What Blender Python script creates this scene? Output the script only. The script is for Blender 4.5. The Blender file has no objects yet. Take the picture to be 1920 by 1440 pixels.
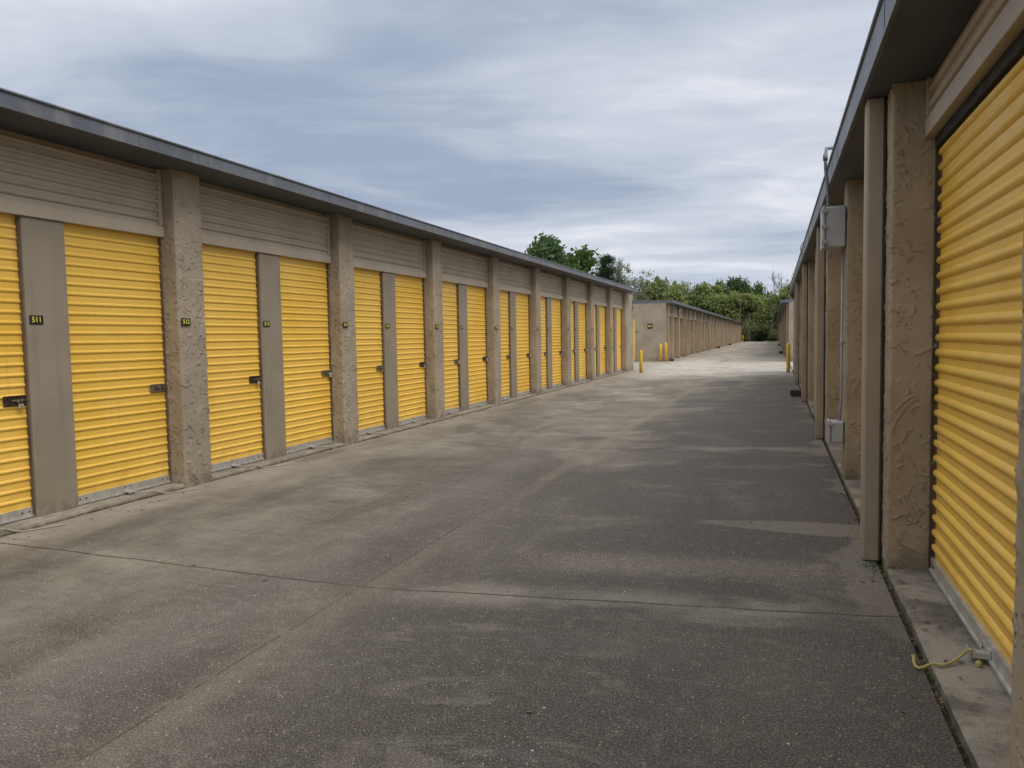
import bpy, math, random
from math import sin, cos, pi, radians, floor
from mathutils import Vector, Matrix, noise

random.seed(7)
S = bpy.context.scene
COL = S.collection
ZV = Vector((0, 0, 0))

# ------------------------------------------------------------------ helpers
class MB:
    def __init__(s):
        s.v = []; s.f = []; s.m = []
    def add(s, vs, fs, mi=0):
        n = len(s.v); s.v += [tuple(p) for p in vs]
        s.f += [tuple(i + n for i in f) for f in fs]; s.m += [mi] * len(fs)
        return s
    def box(s, a, b, mi=0):
        (x0, y0, z0), (x1, y1, z1) = a, b
        x0, x1 = min(x0, x1), max(x0, x1); y0, y1 = min(y0, y1), max(y0, y1); z0, z1 = min(z0, z1), max(z0, z1)
        v = [(x0,y0,z0),(x1,y0,z0),(x1,y1,z0),(x0,y1,z0),(x0,y0,z1),(x1,y0,z1),(x1,y1,z1),(x0,y1,z1)]
        return s.add(v, [(0,3,2,1),(4,5,6,7),(0,1,5,4),(1,2,6,5),(2,3,7,6),(3,0,4,7)], mi)
    def bbox(s, a, b, r, mi=0):
        """box with chamfered edges all round"""
        lo = [min(a[i], b[i]) for i in range(3)]; hi = [max(a[i], b[i]) for i in range(3)]
        r = min(r, *(0.45 * (hi[i] - lo[i]) for i in range(3)))
        vs = []; idx = {}
        for sx in (0, 1):
            for sy in (0, 1):
                for sz in (0, 1):
                    c = [(lo, hi)[k][i] for i, k in enumerate((sx, sy, sz))]
                    d = [r if k == 0 else -r for k in (sx, sy, sz)]
                    for ax in range(3):
                        p = list(c)
                        for o in range(3):
                            if o != ax: p[o] += d[o]
                        idx[(sx, sy, sz, ax)] = len(vs); vs.append(p)
        fs = []
        for ax in range(3):
            o1, o2 = [k for k in range(3) if k != ax]
            for sd in (0, 1):
                q = []
                for (u, w) in ((0,0),(1,0),(1,1),(0,1)):
                    k = [0,0,0]; k[ax] = sd; k[o1] = u; k[o2] = w; q.append(idx[(*k, ax)])
                flip = (sd == 0) ^ (ax == 1)
                fs.append(tuple(q[::-1]) if flip else tuple(q))
        for ax in range(3):
            o1, o2 = [k for k in range(3) if k != ax]
            for u in (0, 1):
                for w in (0, 1):
                    def I(e, a_):
                        k = [0,0,0]; k[ax] = e; k[o1] = u; k[o2] = w; return idx[(*k, a_)]
                    fs.append((I(0, o1), I(1, o1), I(1, o2), I(0, o2)))
        for sx in (0,1):
            for sy in (0,1):
                for sz in (0,1):
                    fs.append(tuple(idx[(sx,sy,sz,a_)] for a_ in range(3)))
        return s.add(vs, fs, mi)
    def tube(s, pts, r, n=8, mi=0, cap=True):
        pts = [Vector(p) for p in pts]; rs = r if isinstance(r, (list, tuple)) else [r] * len(pts)
        vs = []; up = Vector((0.13, 0.27, 0.95))
        for i, p in enumerate(pts):
            t = (pts[min(i + 1, len(pts) - 1)] - pts[max(i - 1, 0)]).normalized()
            if abs(t.dot(up)) > .97: up = Vector((1, .1, 0))
            a = t.cross(up).normalized(); b = t.cross(a).normalized(); up = -b if False else up
            for k in range(n):
                q = 2 * pi * k / n; vs.append(p + (a * cos(q) + b * sin(q)) * rs[i])
        fs = []
        for i in range(len(pts) - 1):
            for k in range(n):
                fs.append((i*n+k, i*n+(k+1) % n, (i+1)*n+(k+1) % n, (i+1)*n+k))
        if cap: fs += [tuple(range(n))[::-1], tuple(range((len(pts)-1)*n, len(pts)*n))]
        return s.add(vs, fs, mi)
    def lathe(s, prof, c=(0,0,0), n=24, mi=0, axis='z'):
        vs = []
        for (r, z) in prof:
            for k in range(n):
                q = 2*pi*k/n
                p = (r*cos(q), r*sin(q), z) if axis == 'z' else ((z, r*cos(q), r*sin(q)) if axis == 'x' else (r*sin(q), z, r*cos(q)))
                vs.append((p[0]+c[0], p[1]+c[1], p[2]+c[2]))
        fs = [(i*n+k, i*n+(k+1) % n, (i+1)*n+(k+1) % n, (i+1)*n+k) for i in range(len(prof)-1) for k in range(n)]
        fs += [tuple(range(n))[::-1], tuple(range((len(prof)-1)*n, len(prof)*n))]
        return s.add(vs, fs, mi)
    def mesh(s, name, mats, smooth=False):
        me = bpy.data.meshes.new(name); me.from_pydata(s.v, [], s.f)
        if not isinstance(mats, (list, tuple)): mats = [mats]
        for m in mats: me.materials.append(m)
        if len(mats) > 1: me.polygons.foreach_set('material_index', s.m)
        if smooth: me.polygons.foreach_set('use_smooth', [True]*len(me.polygons))
        me.update(); return me

def fixn(me):
    import bmesh
    b = bmesh.new(); b.from_mesh(me); bmesh.ops.recalc_face_normals(b, faces=b.faces); b.to_mesh(me); b.free(); return me

def obj(name, me, parent=None, loc=(0,0,0), rz=0.0, **kw):
    o = bpy.data.objects.new(name, me); COL.objects.link(o)
    if parent is not None: o.parent = parent
    o.location = loc; o.rotation_euler = (0, 0, rz)
    for k, v in kw.items(): o[k] = v
    return o

def thing(name, label, cat, me=None, loc=(0,0,0), rz=0.0, group=None):
    o = obj(name, me, None, loc, rz); o['label'] = label; o['category'] = cat
    if group: o['group'] = group
    return o

def struct(name, me, loc=(0,0,0)):
    o = obj(name, me, None, loc); o['kind'] = 'structure'; return o

# ------------------------------------------------------------------ material helper
class MT:
    def __init__(s, name, rough=.8, metal=0.0, spec=.3):
        s.m = bpy.data.materials.new(name); s.m.use_nodes = True
        s.t = s.m.node_tree; s.n = s.t.nodes; s.b = s.n['Principled BSDF']
        s.b.inputs['Roughness'].default_value = rough; s.b.inputs['Metallic'].default_value = metal
        s.b.inputs['Specular IOR Level'].default_value = spec
        s._pos = None
    def L(s, a, b):
        if isinstance(a, bpy.types.NodeSocket): s.t.links.new(a, b)
        else: b.default_value = a
    @property
    def pos(s):
        if s._pos is None: s._pos = s.n.new('ShaderNodeNewGeometry').outputs['Position']
        return s._pos
    def sep(s, v=None):
        n = s.n.new('ShaderNodeSeparateXYZ'); s.L(v or s.pos, n.inputs[0]); return n.outputs
    def comb(s, x, y, z):
        n = s.n.new('ShaderNodeCombineXYZ')
        for i, q in enumerate((x, y, z)): s.L(q, n.inputs[i])
        return n.outputs[0]
    def M(s, op, a, b=0.0, c=None, clamp=False):
        n = s.n.new('ShaderNodeMath'); n.operation = op; n.use_clamp = clamp
        s.L(a, n.inputs[0]); s.L(b, n.inputs[1])
        if c is not None: s.L(c, n.inputs[2])
        return n.outputs[0]
    def scale(s, v, x, y, z):
        n = s.n.new('ShaderNodeVectorMath'); n.operation = 'MULTIPLY'; s.L(v, n.inputs[0]); n.inputs[1].default_value = (x, y, z); return n.outputs[0]
    def addv(s, v, w):
        n = s.n.new('ShaderNodeVectorMath'); n.operation = 'ADD'; s.L(v, n.inputs[0]); s.L(w, n.inputs[1]); return n.outputs[0]
    def noise(s, sc, v=None, det=3.0, rough=.5, dist=0.0, col=False):
        n = s.n.new('ShaderNodeTexNoise'); s.L(v or s.pos, n.inputs['Vector'])
        n.inputs['Scale'].default_value = sc; n.inputs['Detail'].default_value = det
        n.inputs['Roughness'].default_value = rough; n.inputs['Distortion'].default_value = dist
        return n.outputs['Color' if col else 'Fac']
    def voro(s, sc, v=None, feat='F1', out='Distance', rnd=1.0):
        n = s.n.new('ShaderNodeTexVoronoi'); n.feature = feat; s.L(v or s.pos, n.inputs['Vector'])
        n.inputs['Scale'].default_value = sc; n.inputs['Randomness'].default_value = rnd
        return n.outputs[out]
    def ramp(s, x, a, b, c=0.0, d=1.0, smooth=True):
        n = s.n.new('ShaderNodeMapRange'); n.interpolation_type = 'SMOOTHSTEP' if smooth else 'LINEAR'
        s.L(x, n.inputs[0]); s.L(a, n.inputs[1]); s.L(b, n.inputs[2]); s.L(c, n.inputs[3]); s.L(d, n.inputs[4])
        return n.outputs[0]
    def mix(s, f, a, b, mode='MIX'):
        n = s.n.new('ShaderNodeMix'); n.data_type = 'RGBA'; n.blend_type = mode
        s.L(f, n.inputs['Factor'])
        for q, k in ((a, 6), (b, 7)):
            if isinstance(q, (tuple, list)): n.inputs[k].default_value = (*q[:3], 1)
            else: s.L(q, n.inputs[k])
        return n.outputs[2]
    def bump(s, h, dist, strength=1.0, prev=None):
        n = s.n.new('ShaderNodeBump'); s.L(h, n.inputs['Height']); n.inputs['Distance'].default_value = dist
        n.inputs['Strength'].default_value = strength
        if prev is not None: s.L(prev, n.inputs['Normal'])
        return n.outputs[0]
    def out(s, col=None, rough=None, normal=None):
        if col is not None:
            if isinstance(col, (tuple, list)): s.b.inputs['Base Color'].default_value = (*col[:3], 1)
            else: s.L(col, s.b.inputs['Base Color'])
        if rough is not None: s.L(rough, s.b.inputs['Roughness'])
        if normal is not None: s.L(normal, s.b.inputs['Normal'])
        return s.m

# ------------------------------------------------------------------ materials
def m_stucco(name, col, bumpk=1.0, th=.525):
    m = MT(name, .85, spec=.2)
    w = m.noise(5.0, det=2.0, col=True); p = m.addv(m.pos, m.scale(w, .10, .10, .10))
    def lips(sc, lev, off, msc, lo, hi, pw):
        a = m.noise(sc, m.addv(p, off), det=2.5, rough=.55)
        saw = m.M('POWER', m.M('FRACT', m.M('MULTIPLY', a, lev)), pw)
        k = m.ramp(m.noise(msc, m.addv(m.pos, (off[2]+7.1, off[0]+3.3, 1.7)), det=2.0), lo, hi)
        return m.M('MULTIPLY', saw, k)
    h = m.M('MULTIPLY', lips(8.0, 5.0, (0., 0., 0.), 12.0, th, th+.04, 6.0), .010)
    h = m.M('ADD', h, m.M('MULTIPLY', lips(4.2, 5.0, (3., 9., 4.), 8.0, th+.01, th+.05, 8.0), .011))
    h = m.M('ADD', h, m.M('MULTIPLY', m.noise(5.0, det=2.0), .008))
    n1 = m.bump(h, 1.0 * bumpk, .9)
    n1 = m.bump(m.noise(130.0, det=2.0), .0012, .6, n1)
    z = m.sep()[2]
    big = m.noise(1.3, det=3.0)
    c = m.mix(m.ramp(big, .35, .65), tuple(x*.88 for x in col), tuple(x*1.1 for x in col))
    c = m.mix(m.M('MULTIPLY', m.ramp(m.noise(28.0, det=3.0), .5, .75), .16), c, (col[0]*1.35, col[1]*1.3, col[2]*1.2))
    # splash dirt near the ground, streaks from the top
    d = m.M('MULTIPLY', m.ramp(z, .32, 0.02), m.ramp(m.noise(7.0, det=4.0), .35, .65))
    c = m.mix(m.M('MULTIPLY', d, .55), c, (.085, .07, .05))
    st = m.noise(1.0, m.scale(m.pos, 16, 16, .9), det=3.0)
    c = m.mix(m.M('MULTIPLY', m.M('MULTIPLY', m.ramp(st, .55, .75), m.ramp(z, 1.7, 3.2)), .3), c, (.09, .08, .07))
    return m.out(c, normal=n1)
TAN = (.335, .285, .222)
M_stucco = m_stucco('stucco', TAN)
M_stuccoR = m_stucco('stucco_ochre', (.35, .292, .215), 1.0, .56)

def m_paint(name, col, rough=.6, dirt=.35, grime=(.1, .085, .07)):
    m = MT(name, rough, spec=.35)
    z = m.sep()[2]
    c = m.mix(m.ramp(m.noise(2.2, det=4.0), .3, .7), tuple(x*.93 for x in col), tuple(x*1.06 for x in col))
    st = m.noise(1.0, m.scale(m.pos, 11, 11, .7), det=3.0)
    c = m.mix(m.M('MULTIPLY', m.ramp(st, .5, .8), dirt*.5), c, grime)
    c = m.mix(m.M('MULTIPLY', m.ramp(z, .25, .03), m.M('MULTIPLY', m.ramp(m.noise(9.0, det=3.0), .35, .6), dirt)), c, grime)
    n = m.bump(m.noise(75.0, det=2.0), .0008, .5)
    n = m.bump(m.noise(3.0, det=2.0), .02, .15, n)
    return m.out(c, normal=n)
M_tan = m_paint('tan_panel_paint', (.275, .235, .182), .6, .5)
M_header = m_paint('tan_header_paint', (.44, .38, .30), .5, .2)
M_post = m_paint('tan_post_paint', (.33, .275, .205), .55, .3)

def m_yellow():
    m = MT('yellow_door_paint', .42, spec=.4)
    z = m.sep()[2]
    col = (.83, .475, .045)
    c = m.mix(m.ramp(m.noise(1.1, det=3.0), .3, .7), (.79, .485, .065), (.85, .55, .11))
    oi = m.n.new('ShaderNodeObjectInfo').outputs['Random']
    c = m.mix(m.M('MULTIPLY', oi, .35), c, (.70, .48, .10))
    sc = m.ramp(m.noise(1.0, m.scale(m.pos, 60, 60, 2.2), det=2.0), .70, .74)
    c = m.mix(m.M('MULTIPLY', sc, .22), c, (.85, .70, .36))
    gr = m.M('MULTIPLY', m.ramp(m.noise(1.0, m.scale(m.pos, 4, 4, 30), det=4.0, rough=.7), .56, .72), m.ramp(m.noise(1.6, det=3.0), .4, .62))
    c = m.mix(m.M('MULTIPLY', gr, .3), c, (.38, .25, .08))
    # chalky fading and rain streaks
    st = m.noise(1.0, m.scale(m.pos, 9, 9, .55), det=4.0)
    c = m.mix(m.M('MULTIPLY', m.ramp(st, .5, .78), .28), c, (.80, .56, .19))
    st2 = m.noise(1.0, m.addv(m.scale(m.pos, 23, 23, 1.1), (4., 2., 9.)), det=3.0)
    c = m.mix(m.M('MULTIPLY', m.ramp(st2, .58, .8), .16), c, (.32, .19, .05))
    sp = m.ramp(m.noise(42.0, det=3.0), .70, .76)
    c = m.mix(m.M('MULTIPLY', sp, .4), c, (.35, .2, .05))
    c = m.mix(m.M('MULTIPLY', m.ramp(z, .5, .1), m.M('MULTIPLY', m.ramp(m.noise(6.0, det=3.0), .4, .7), .3)), c, (.40, .25, .08))
    n = m.bump(m.noise(4.0, det=2.0), .012, .25)
    return m.out(c, rough=m.ramp(m.noise(5.0, det=3.0), .3, .7, .36, .55), normal=n)
M_yellow = m_yellow()

def m_metal(name, col, rough, metal, var=.2, sc=8.0):
    m = MT(name, rough, metal, .5)
    c = m.mix(m.ramp(m.noise(sc, det=4.0), .3, .7), tuple(x*(1-var) for x in col), tuple(x*(1+var) for x in col))
    return m.out(c, rough=m.ramp(m.noise(sc*1.7, det=3.0), .3, .7, max(.05, rough-.1), min(1, rough+.12)))
M_galv = m_metal('galvanised_steel', (.50, .49, .47), .5, .55, .15, 14)
M_bolt = m_metal('dark_bolt', (.06, .05, .045), .6, .5)
M_chrome = m_metal('worn_latch_steel', (.30, .27, .23), .35, .85, .4, 40)
M_darklatch = m_metal('dark_latch_steel', (.075, .05, .045), .4, .7, .4, 40)
M_lock = m_metal('padlock_steel', (.70, .68, .64), .28, .8, .1, 30)
M_brass = m_metal('padlock_brass', (.45, .32, .12), .35, .8, .1, 30)
M_black = m_metal('black_plate', (.012, .012, .012), .45, 0, .2)
M_num = m_metal('number_yellow', (.62, .60, .10), .5, 0, .05)
M_box = m_metal('grey_enclosure', (.37, .39, .43), .5, .1, .07, 5)
M_conduit = m_metal('grey_conduit', (.33, .32, .36), .5, .1, .1)
M_conduitd = m_metal('dark_grey_conduit', (.13, .14, .16), .5, .1, .1)
M_lens = m_metal('pale_lamp_lens', (.75, .76, .76), .3, 0, .04)
M_lampbody = m_metal('bronze_lamp_body', (.07, .06, .055), .45, .3, .2)
M_track = m_metal('brown_track', (.15, .105, .075), .55, .3, .3, 6)
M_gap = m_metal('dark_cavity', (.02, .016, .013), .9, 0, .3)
M_block = m_metal('maroon_plastic', (.05, .02, .018), .5, 0, .2)
M_roof = m_metal('charcoal_roof', (.10, .105, .115), .45, .2, .12, 2)

def m_fascia():
    m = MT('grey_eave_metal', .45, .25, .5)
    p = m.sep()
    c = m.mix(m.ramp(m.noise(1.4, det=4.0), .3, .7), (.105, .115, .135), (.15, .16, .18))
    st = m.noise(1.0, m.scale(m.pos, 7, 7, .8), det=3.0)
    c = m.mix(m.M('MULTIPLY', m.ramp(st, .5, .72), .55), c, (.24, .235, .23))
    return m.out(c, normal=m.bump(m.noise(1.1, det=2.0), .03, .25))
M_fascia = m_fascia()
def m_soffit():
    m = MT('dark_soffit_metal', .6, .1, .4)
    c = m.mix(m.ramp(m.noise(1.0, det=4.0), .3, .7), (.068, .078, .094), (.10, .11, .125))
    return m.out(c, normal=m.bump(m.noise(1.5, det=2.0), .03, .2))
M_soffit = m_soffit()

def m_bollard():
    m = MT('yellow_bollard', .45, spec=.4)
    z = m.sep()[2]
    c = m.mix(m.ramp(m.noise(5.0, det=4.0), .35, .7), (.80, .48, .02), (.88, .57, .05))
    sc = m.M('MULTIPLY', m.ramp(m.noise(9.0, m.scale(m.pos, 3, 3, 1), det=4.0), .60, .68), .7)
    c = m.mix(sc, c, (.40, .27, .10))
    c = m.mix(m.M('MULTIPLY', m.ramp(m.noise(1.0, m.scale(m.pos, 30, 30, 3), det=3.0), .55, .7), .45), c, (.25, .19, .12))
    c = m.mix(m.M('MULTIPLY', m.ramp(z, .15, .0), .5), c, (.2, .15, .08))
    return m.out(c)
M_bollard = m_bollard()

def m_rope(name, a, b):
    m = MT(name, .9, spec=.1); p = m.sep()
    t = m.M('SINE', m.M('MULTIPLY', m.M('ADD', m.M('ADD', p[0], p[2]), m.M('MULTIPLY', p[1], .6)), 520.0))
    c = m.mix(m.ramp(t, -.4, .6), a, b)
    return m.out(c, normal=m.bump(t, .002, .8))
M_rope = m_rope('dirty_white_rope', (.34, .31, .27), (.55, .52, .46))
M_ropey = m_rope('yellow_rope', (.42, .37, .14), (.62, .56, .25))

# concrete driveway ------------------------------------------------------
def concrete_mat():
    m = MT('stained_concrete', .85, spec=.25)
    P = m.pos; s_ = m.sep(); X, Y = s_[0], s_[1]
    flat = m.comb(X, Y, 0.0)
    big = m.noise(.30, m.scale(flat, 1.7, .42, 1), det=5.0, rough=.6, dist=.6)
    mid = m.noise(.75, m.scale(flat, .9, 1.0, 1), det=6.0, rough=.62, dist=.8)
    sml = m.noise(3.2, flat, det=5.0, rough=.65)
    wide = m.noise(1.0, m.scale(flat, .9, .8, 1), det=5.0, rough=.6, dist=.5)   # smears across the drive
    # how dirty: more on the right lane, cleaner along the left sill and far on
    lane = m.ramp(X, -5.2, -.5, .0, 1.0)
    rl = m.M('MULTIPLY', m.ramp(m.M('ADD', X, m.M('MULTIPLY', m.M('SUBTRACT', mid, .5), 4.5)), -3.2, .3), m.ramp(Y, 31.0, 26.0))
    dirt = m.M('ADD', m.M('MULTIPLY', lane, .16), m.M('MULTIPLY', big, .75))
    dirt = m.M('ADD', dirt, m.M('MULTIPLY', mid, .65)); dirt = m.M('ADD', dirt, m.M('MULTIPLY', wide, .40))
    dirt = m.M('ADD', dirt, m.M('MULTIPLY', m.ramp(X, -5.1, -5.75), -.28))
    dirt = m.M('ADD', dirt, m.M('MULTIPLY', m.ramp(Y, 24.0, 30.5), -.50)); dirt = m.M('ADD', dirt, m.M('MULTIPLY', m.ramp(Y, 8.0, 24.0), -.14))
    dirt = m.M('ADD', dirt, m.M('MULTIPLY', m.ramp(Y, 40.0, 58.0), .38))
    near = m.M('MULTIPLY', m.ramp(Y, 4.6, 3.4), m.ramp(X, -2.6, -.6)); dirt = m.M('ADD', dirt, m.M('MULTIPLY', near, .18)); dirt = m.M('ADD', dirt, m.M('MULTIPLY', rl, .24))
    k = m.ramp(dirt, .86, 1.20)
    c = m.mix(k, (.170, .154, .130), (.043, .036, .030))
    k2 = m.ramp(dirt, .30, .98); c = m.mix(m.M('SUBTRACT', 1.0, k2), c, (.50, .475, .43))
    # mottling
    crisp = m.M('MULTIPLY', m.ramp(m.noise(1.15, m.scale(flat, .6, 1.5, 1), det=8.0, rough=.72, dist=1.2), .54, .60), m.ramp(m.noise(.35, m.addv(flat, (77., 1., 0.))), .42, .56))
    c = m.mix(m.M('MULTIPLY', crisp, .26), c, (.30, .275, .235))
    crisp2 = m.M('MULTIPLY', m.ramp(m.noise(1.7, m.scale(m.addv(flat, (11., 4., 0.)), .5, 1.7, 1), det=7.0, rough=.7, dist=1.0), .55, .60), m.ramp(m.noise(.3, m.addv(flat, (7., 91., 0.))), .42, .56))
    c = m.mix(m.M('MULTIPLY', crisp2, .65), c, (.056, .052, .048))
    c = m.mix(m.ramp(sml, .32, .66, .0, .62), c, m.mix(.55, c, (.05, .044, .038)))
    rust = m.ramp(m.noise(.5, m.addv(flat, (31., 5., 0.)), det=3.0), .55, .75, 0, .22)
    c = m.mix(rust, c, (.185, .16, .135))
    blue = m.ramp(m.noise(.6, m.addv(flat, (3., 55., 0.)), det=3.0), .55, .75, 0, .10)
    c = m.mix(blue, c, (.075, .083, .085))
    # joints (bent at the valley line)
    yoff = m.M('ADD', m.ramp(X, -5.75, -2.46, 0.0, .03, False), m.ramp(X, -2.46, .65, 0.0, .22, False))
    wob = m.M('MULTIPLY', m.M('SUBTRACT', m.noise(2.5, flat, det=4.0), .5), .05)
    ty = m.M('DIVIDE', m.M('SUBTRACT', m.M('SUBTRACT', m.M('ADD', Y, wob), yoff), 4.05 - 6.02*20), 6.02)
    dy = m.M('MULTIPLY', m.M('ABSOLUTE', m.M('SUBTRACT', m.M('FRACT', m.M('ADD', ty, .5)), .5)), 6.02)
    cx = m.M('ADD', m.M('ADD', X, 2.47), wob); cx = m.M('SUBTRACT', cx, m.ramp(Y, 8, 30, 0, .25, False))
    dx = m.M('ABSOLUTE', cx)
    brk = m.ramp(m.noise(1.7, flat, det=3.0), .30, .42)
    jy = m.ramp(m.M('ADD', dy, m.M('MULTIPLY', m.M('SUBTRACT', m.noise(25.0, flat, det=3.0), .5), .02)), .012, .004); jx = m.M('MULTIPLY', m.ramp(dx, .006, .002), m.M('MULTIPLY', brk, m.ramp(m.noise(14.0, flat, det=2.0), .35, .5)))
    # pale wash beside joints, ochre sand right of the valley joint
    wash = m.M('MULTIPLY', m.ramp(dy, .33, .02), m.ramp(m.noise(.9, flat, det=4.0), .45, .62))
    c = m.mix(m.M('MULTIPLY', wash, .45), c, (.30, .28, .24))
    och = m.M('MULTIPLY', m.ramp(m.M('ABSOLUTE', m.M('SUBTRACT', cx, .09)), .17, .02), m.ramp(mid, .36, .58))
    c = m.mix(m.M('MULTIPLY', och, .36), c, (.235, .205, .155))
    c = m.mix(m.M('MULTIPLY', m.ramp(m.M('ABSOLUTE', m.M('ADD', cx, .55)), .5, .05), m.M('MULTIPLY', m.ramp(big, .4, .6), .35)), c, (.10, .10, .097))
    # pale fan washed clean under the downspout, with a crisp edge
    ex = m.M('DIVIDE', m.M('SUBTRACT', X, .22), .80)
    ey = m.M('DIVIDE', m.M('SUBTRACT', m.M('SUBTRACT', Y, 6.16), m.M('MULTIPLY', X, -.08)), m.ramp(X, -.6, .5, .13, .22))
    ed = m.M('SQRT', m.M('ADD', m.M('MULTIPLY', ex, ex), m.M('MULTIPLY', ey, ey)))
    ed = m.M('ADD', ed, m.M('MULTIPLY', m.M('SUBTRACT', mid, .5), .35))
    c = m.mix(m.M('MULTIPLY', m.ramp(ed, 1.08, .90), .55), c, (.20, .18, .15))
    # band of bare aggregate
    by = m.M('ABSOLUTE', m.M('DIVIDE', m.M('SUBTRACT', m.M('SUBTRACT', Y, 5.0), m.M('MULTIPLY', X, .06)), .30))
    band = m.M('MULTIPLY', m.M('MULTIPLY', m.ramp(by, 1.2, .2), m.ramp(X, -1.9, -1.2)), m.ramp(X, .75, .1))
    c = m.mix(m.M('MULTIPLY', band, .30), c, (.22, .19, .15))
    # clean margins: splash strip along right pillars
    en = m.noise(2.2, m.scale(flat, 1, .7, 1), det=7.0, rough=.65); wd = m.M('MULTIPLY', m.ramp(m.noise(.55, m.addv(flat, (5., 3.3, 0.)), det=2.0), .38, .62), .52)
    mg = m.M('MULTIPLY', m.ramp(m.M('ADD', m.M('ADD', X, wd), m.M('MULTIPLY', en, 1.1)), 1.36, 1.50), m.ramp(Y, 30., 24., .2, 1))
    c = m.mix(m.M('MULTIPLY', mg, .50), c, (.215, .19, .155))
    mgl = m.M('MULTIPLY', m.ramp(m.M('SUBTRACT', X, m.M('MULTIPLY', mid, .9)), -5.2, -6.1), .6)
    c = m.mix(mgl, c, (.25, .22, .18))
    lw = m.M('MULTIPLY', m.ramp(m.noise(.55, m.scale(m.addv(flat, (21., 9., 0.)), 1.5, .5, 1), det=6.0, rough=.62, dist=.5), .50, .62), m.ramp(Y, 30., 22.))
    c = m.mix(m.M('MULTIPLY', lw, .50), c, (.050, .045, .041))
    # sand grains and shell chips
    g = m.noise(105.0, flat, det=4.0, rough=.85)
    g3 = m.noise(13.0, flat, det=6.0, rough=.78)
    c = m.mix(m.ramp(g3, .50, .70, 0.0, .26), c, (.30, .275, .235))
    c = m.mix(m.ramp(g3, .48, .30, 0.0, .50), c, (.045, .04, .036))
    g2 = m.noise(48.0, flat, det=5.0, rough=.85)
    c = m.mix(m.ramp(g, .50, .62, 0.0, .42), c, (.40, .375, .33))
    c = m.mix(m.ramp(g2, .53, .68, 0.0, .26), c, (.30, .275, .24))
    c = m.mix(m.ramp(g, .46, .36, 0.0, .7), c, (.028, .025, .023))
    c = m.mix(m.ramp(g2, .44, .34, 0.0, .5), c, (.035, .032, .03))
    v = m.voro(72.0, flat); vc = m.voro(72.0, flat, out='Color'); vcs = m.sep(vc)
    thr = m.M('ADD', m.M('SUBTRACT', .93, m.M('MULTIPLY', band, .60)), m.M('MULTIPLY', m.M('SUBTRACT', mid, .5), -.10))
    chip = m.M('MULTIPLY', m.ramp(v, .30, .2), m.M('GREATER_THAN', vcs[0], thr))
    c = m.mix(m.M('MULTIPLY', chip, m.ramp(vcs[1], 0, 1, .35, .9)), c, (.50, .45, .37))
    v3 = m.voro(19.0, flat); v3c = m.sep(m.voro(19.0, flat, out='Color'))
    chip3 = m.M('MULTIPLY', m.ramp(v3, .13, .08), m.M('GREATER_THAN', v3c[0], .975))
    c = m.mix(m.M('MULTIPLY', chip3, .85), c, (.58, .54, .48))
    v4 = m.voro(3.1, flat); v4c = m.sep(m.voro(3.1, flat, out='Color'))
    spot = m.M('MULTIPLY', m.ramp(m.M('ADD', v4, m.M('MULTIPLY', sml, .05)), .085, .06), m.M('GREATER_THAN', v4c[0], .86))
    c = m.mix(m.M('MULTIPLY', spot, .75), c, (.045, .04, .038))
    # grooves: dirt in them, moss in places
    moss = m.ramp(m.noise(1.1, m.addv(flat, (9., 2., 0.)), det=2.0), .55, .66)
    jcol = m.mix(moss, (.045, .04, .034), (.06, .075, .025))
    cd = m.scale(m.noise(1.3, flat, det=5.0, col=True), .9, .9, 0.0)
    ce = m.voro(.42, m.addv(flat, cd), feat='DISTANCE_TO_EDGE')
    crk = m.M('MULTIPLY', m.ramp(ce, .0030, .0010), m.ramp(m.noise(.45, m.addv(flat, (19., 41., 0.)), det=2.0), .56, .62))
    jj = m.M('MAXIMUM', m.M('MAXIMUM', jy, m.M('MULTIPLY', jx, .8)), 0.0)
    c = m.mix(m.M('MULTIPLY', jj, .9), c, jcol)
    h = m.M('ADD', m.M('MULTIPLY', g, .0009), m.M('MULTIPLY', chip, .0010))
    h = m.M('ADD', h, m.M('MULTIPLY', sml, .004)); h = m.M('SUBTRACT', h, m.M('MULTIPLY', jj, .012))
    n = m.bump(h, 1.0, .7)
    r = m.ramp(k, 0, 1, .88, .74)
    return m.out(c, rough=r, normal=n)
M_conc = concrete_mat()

def sill_mat(name, light, dark):
    m = MT(name, .88, spec=.2); z = m.sep()[2]
    a = m.noise(2.1, det=6.0, rough=.65, dist=.6)
    c = m.mix(m.ramp(a, .36, .64), light, dark)
    c = m.mix(m.M('MULTIPLY', m.ramp(m.noise(1.1, m.addv(m.pos, (3., 8., 1.)), det=7.0, rough=.7), .50, .58), .55), c, dark)
    c = m.mix(m.ramp(m.noise(7.0, det=5.0, rough=.7), .56, .7, 0, .5), c, (.07, .062, .055))
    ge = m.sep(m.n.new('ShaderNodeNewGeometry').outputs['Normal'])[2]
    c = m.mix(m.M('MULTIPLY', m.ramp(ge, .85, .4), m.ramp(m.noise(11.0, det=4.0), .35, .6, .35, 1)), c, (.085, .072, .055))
    g = m.noise(140.0, det=2.0, rough=.8)
    c = m.mix(m.ramp(g, .45, .65, 0, .25), c, (.38, .35, .30)); c = m.mix(m.ramp(g, .45, .34, 0, .4), c, (.05, .045, .04))
    h = m.M('ADD', m.M('MULTIPLY', g, .002), m.M('MULTIPLY', m.noise(12.0, det=4.0), .008))
    return m.out(c, normal=m.bump(h, 1.0, .7))
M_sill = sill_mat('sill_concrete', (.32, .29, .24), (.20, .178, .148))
M_sillR = sill_mat('sill_concrete_grey', (.285, .262, .222), (.075, .068, .058))

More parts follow.
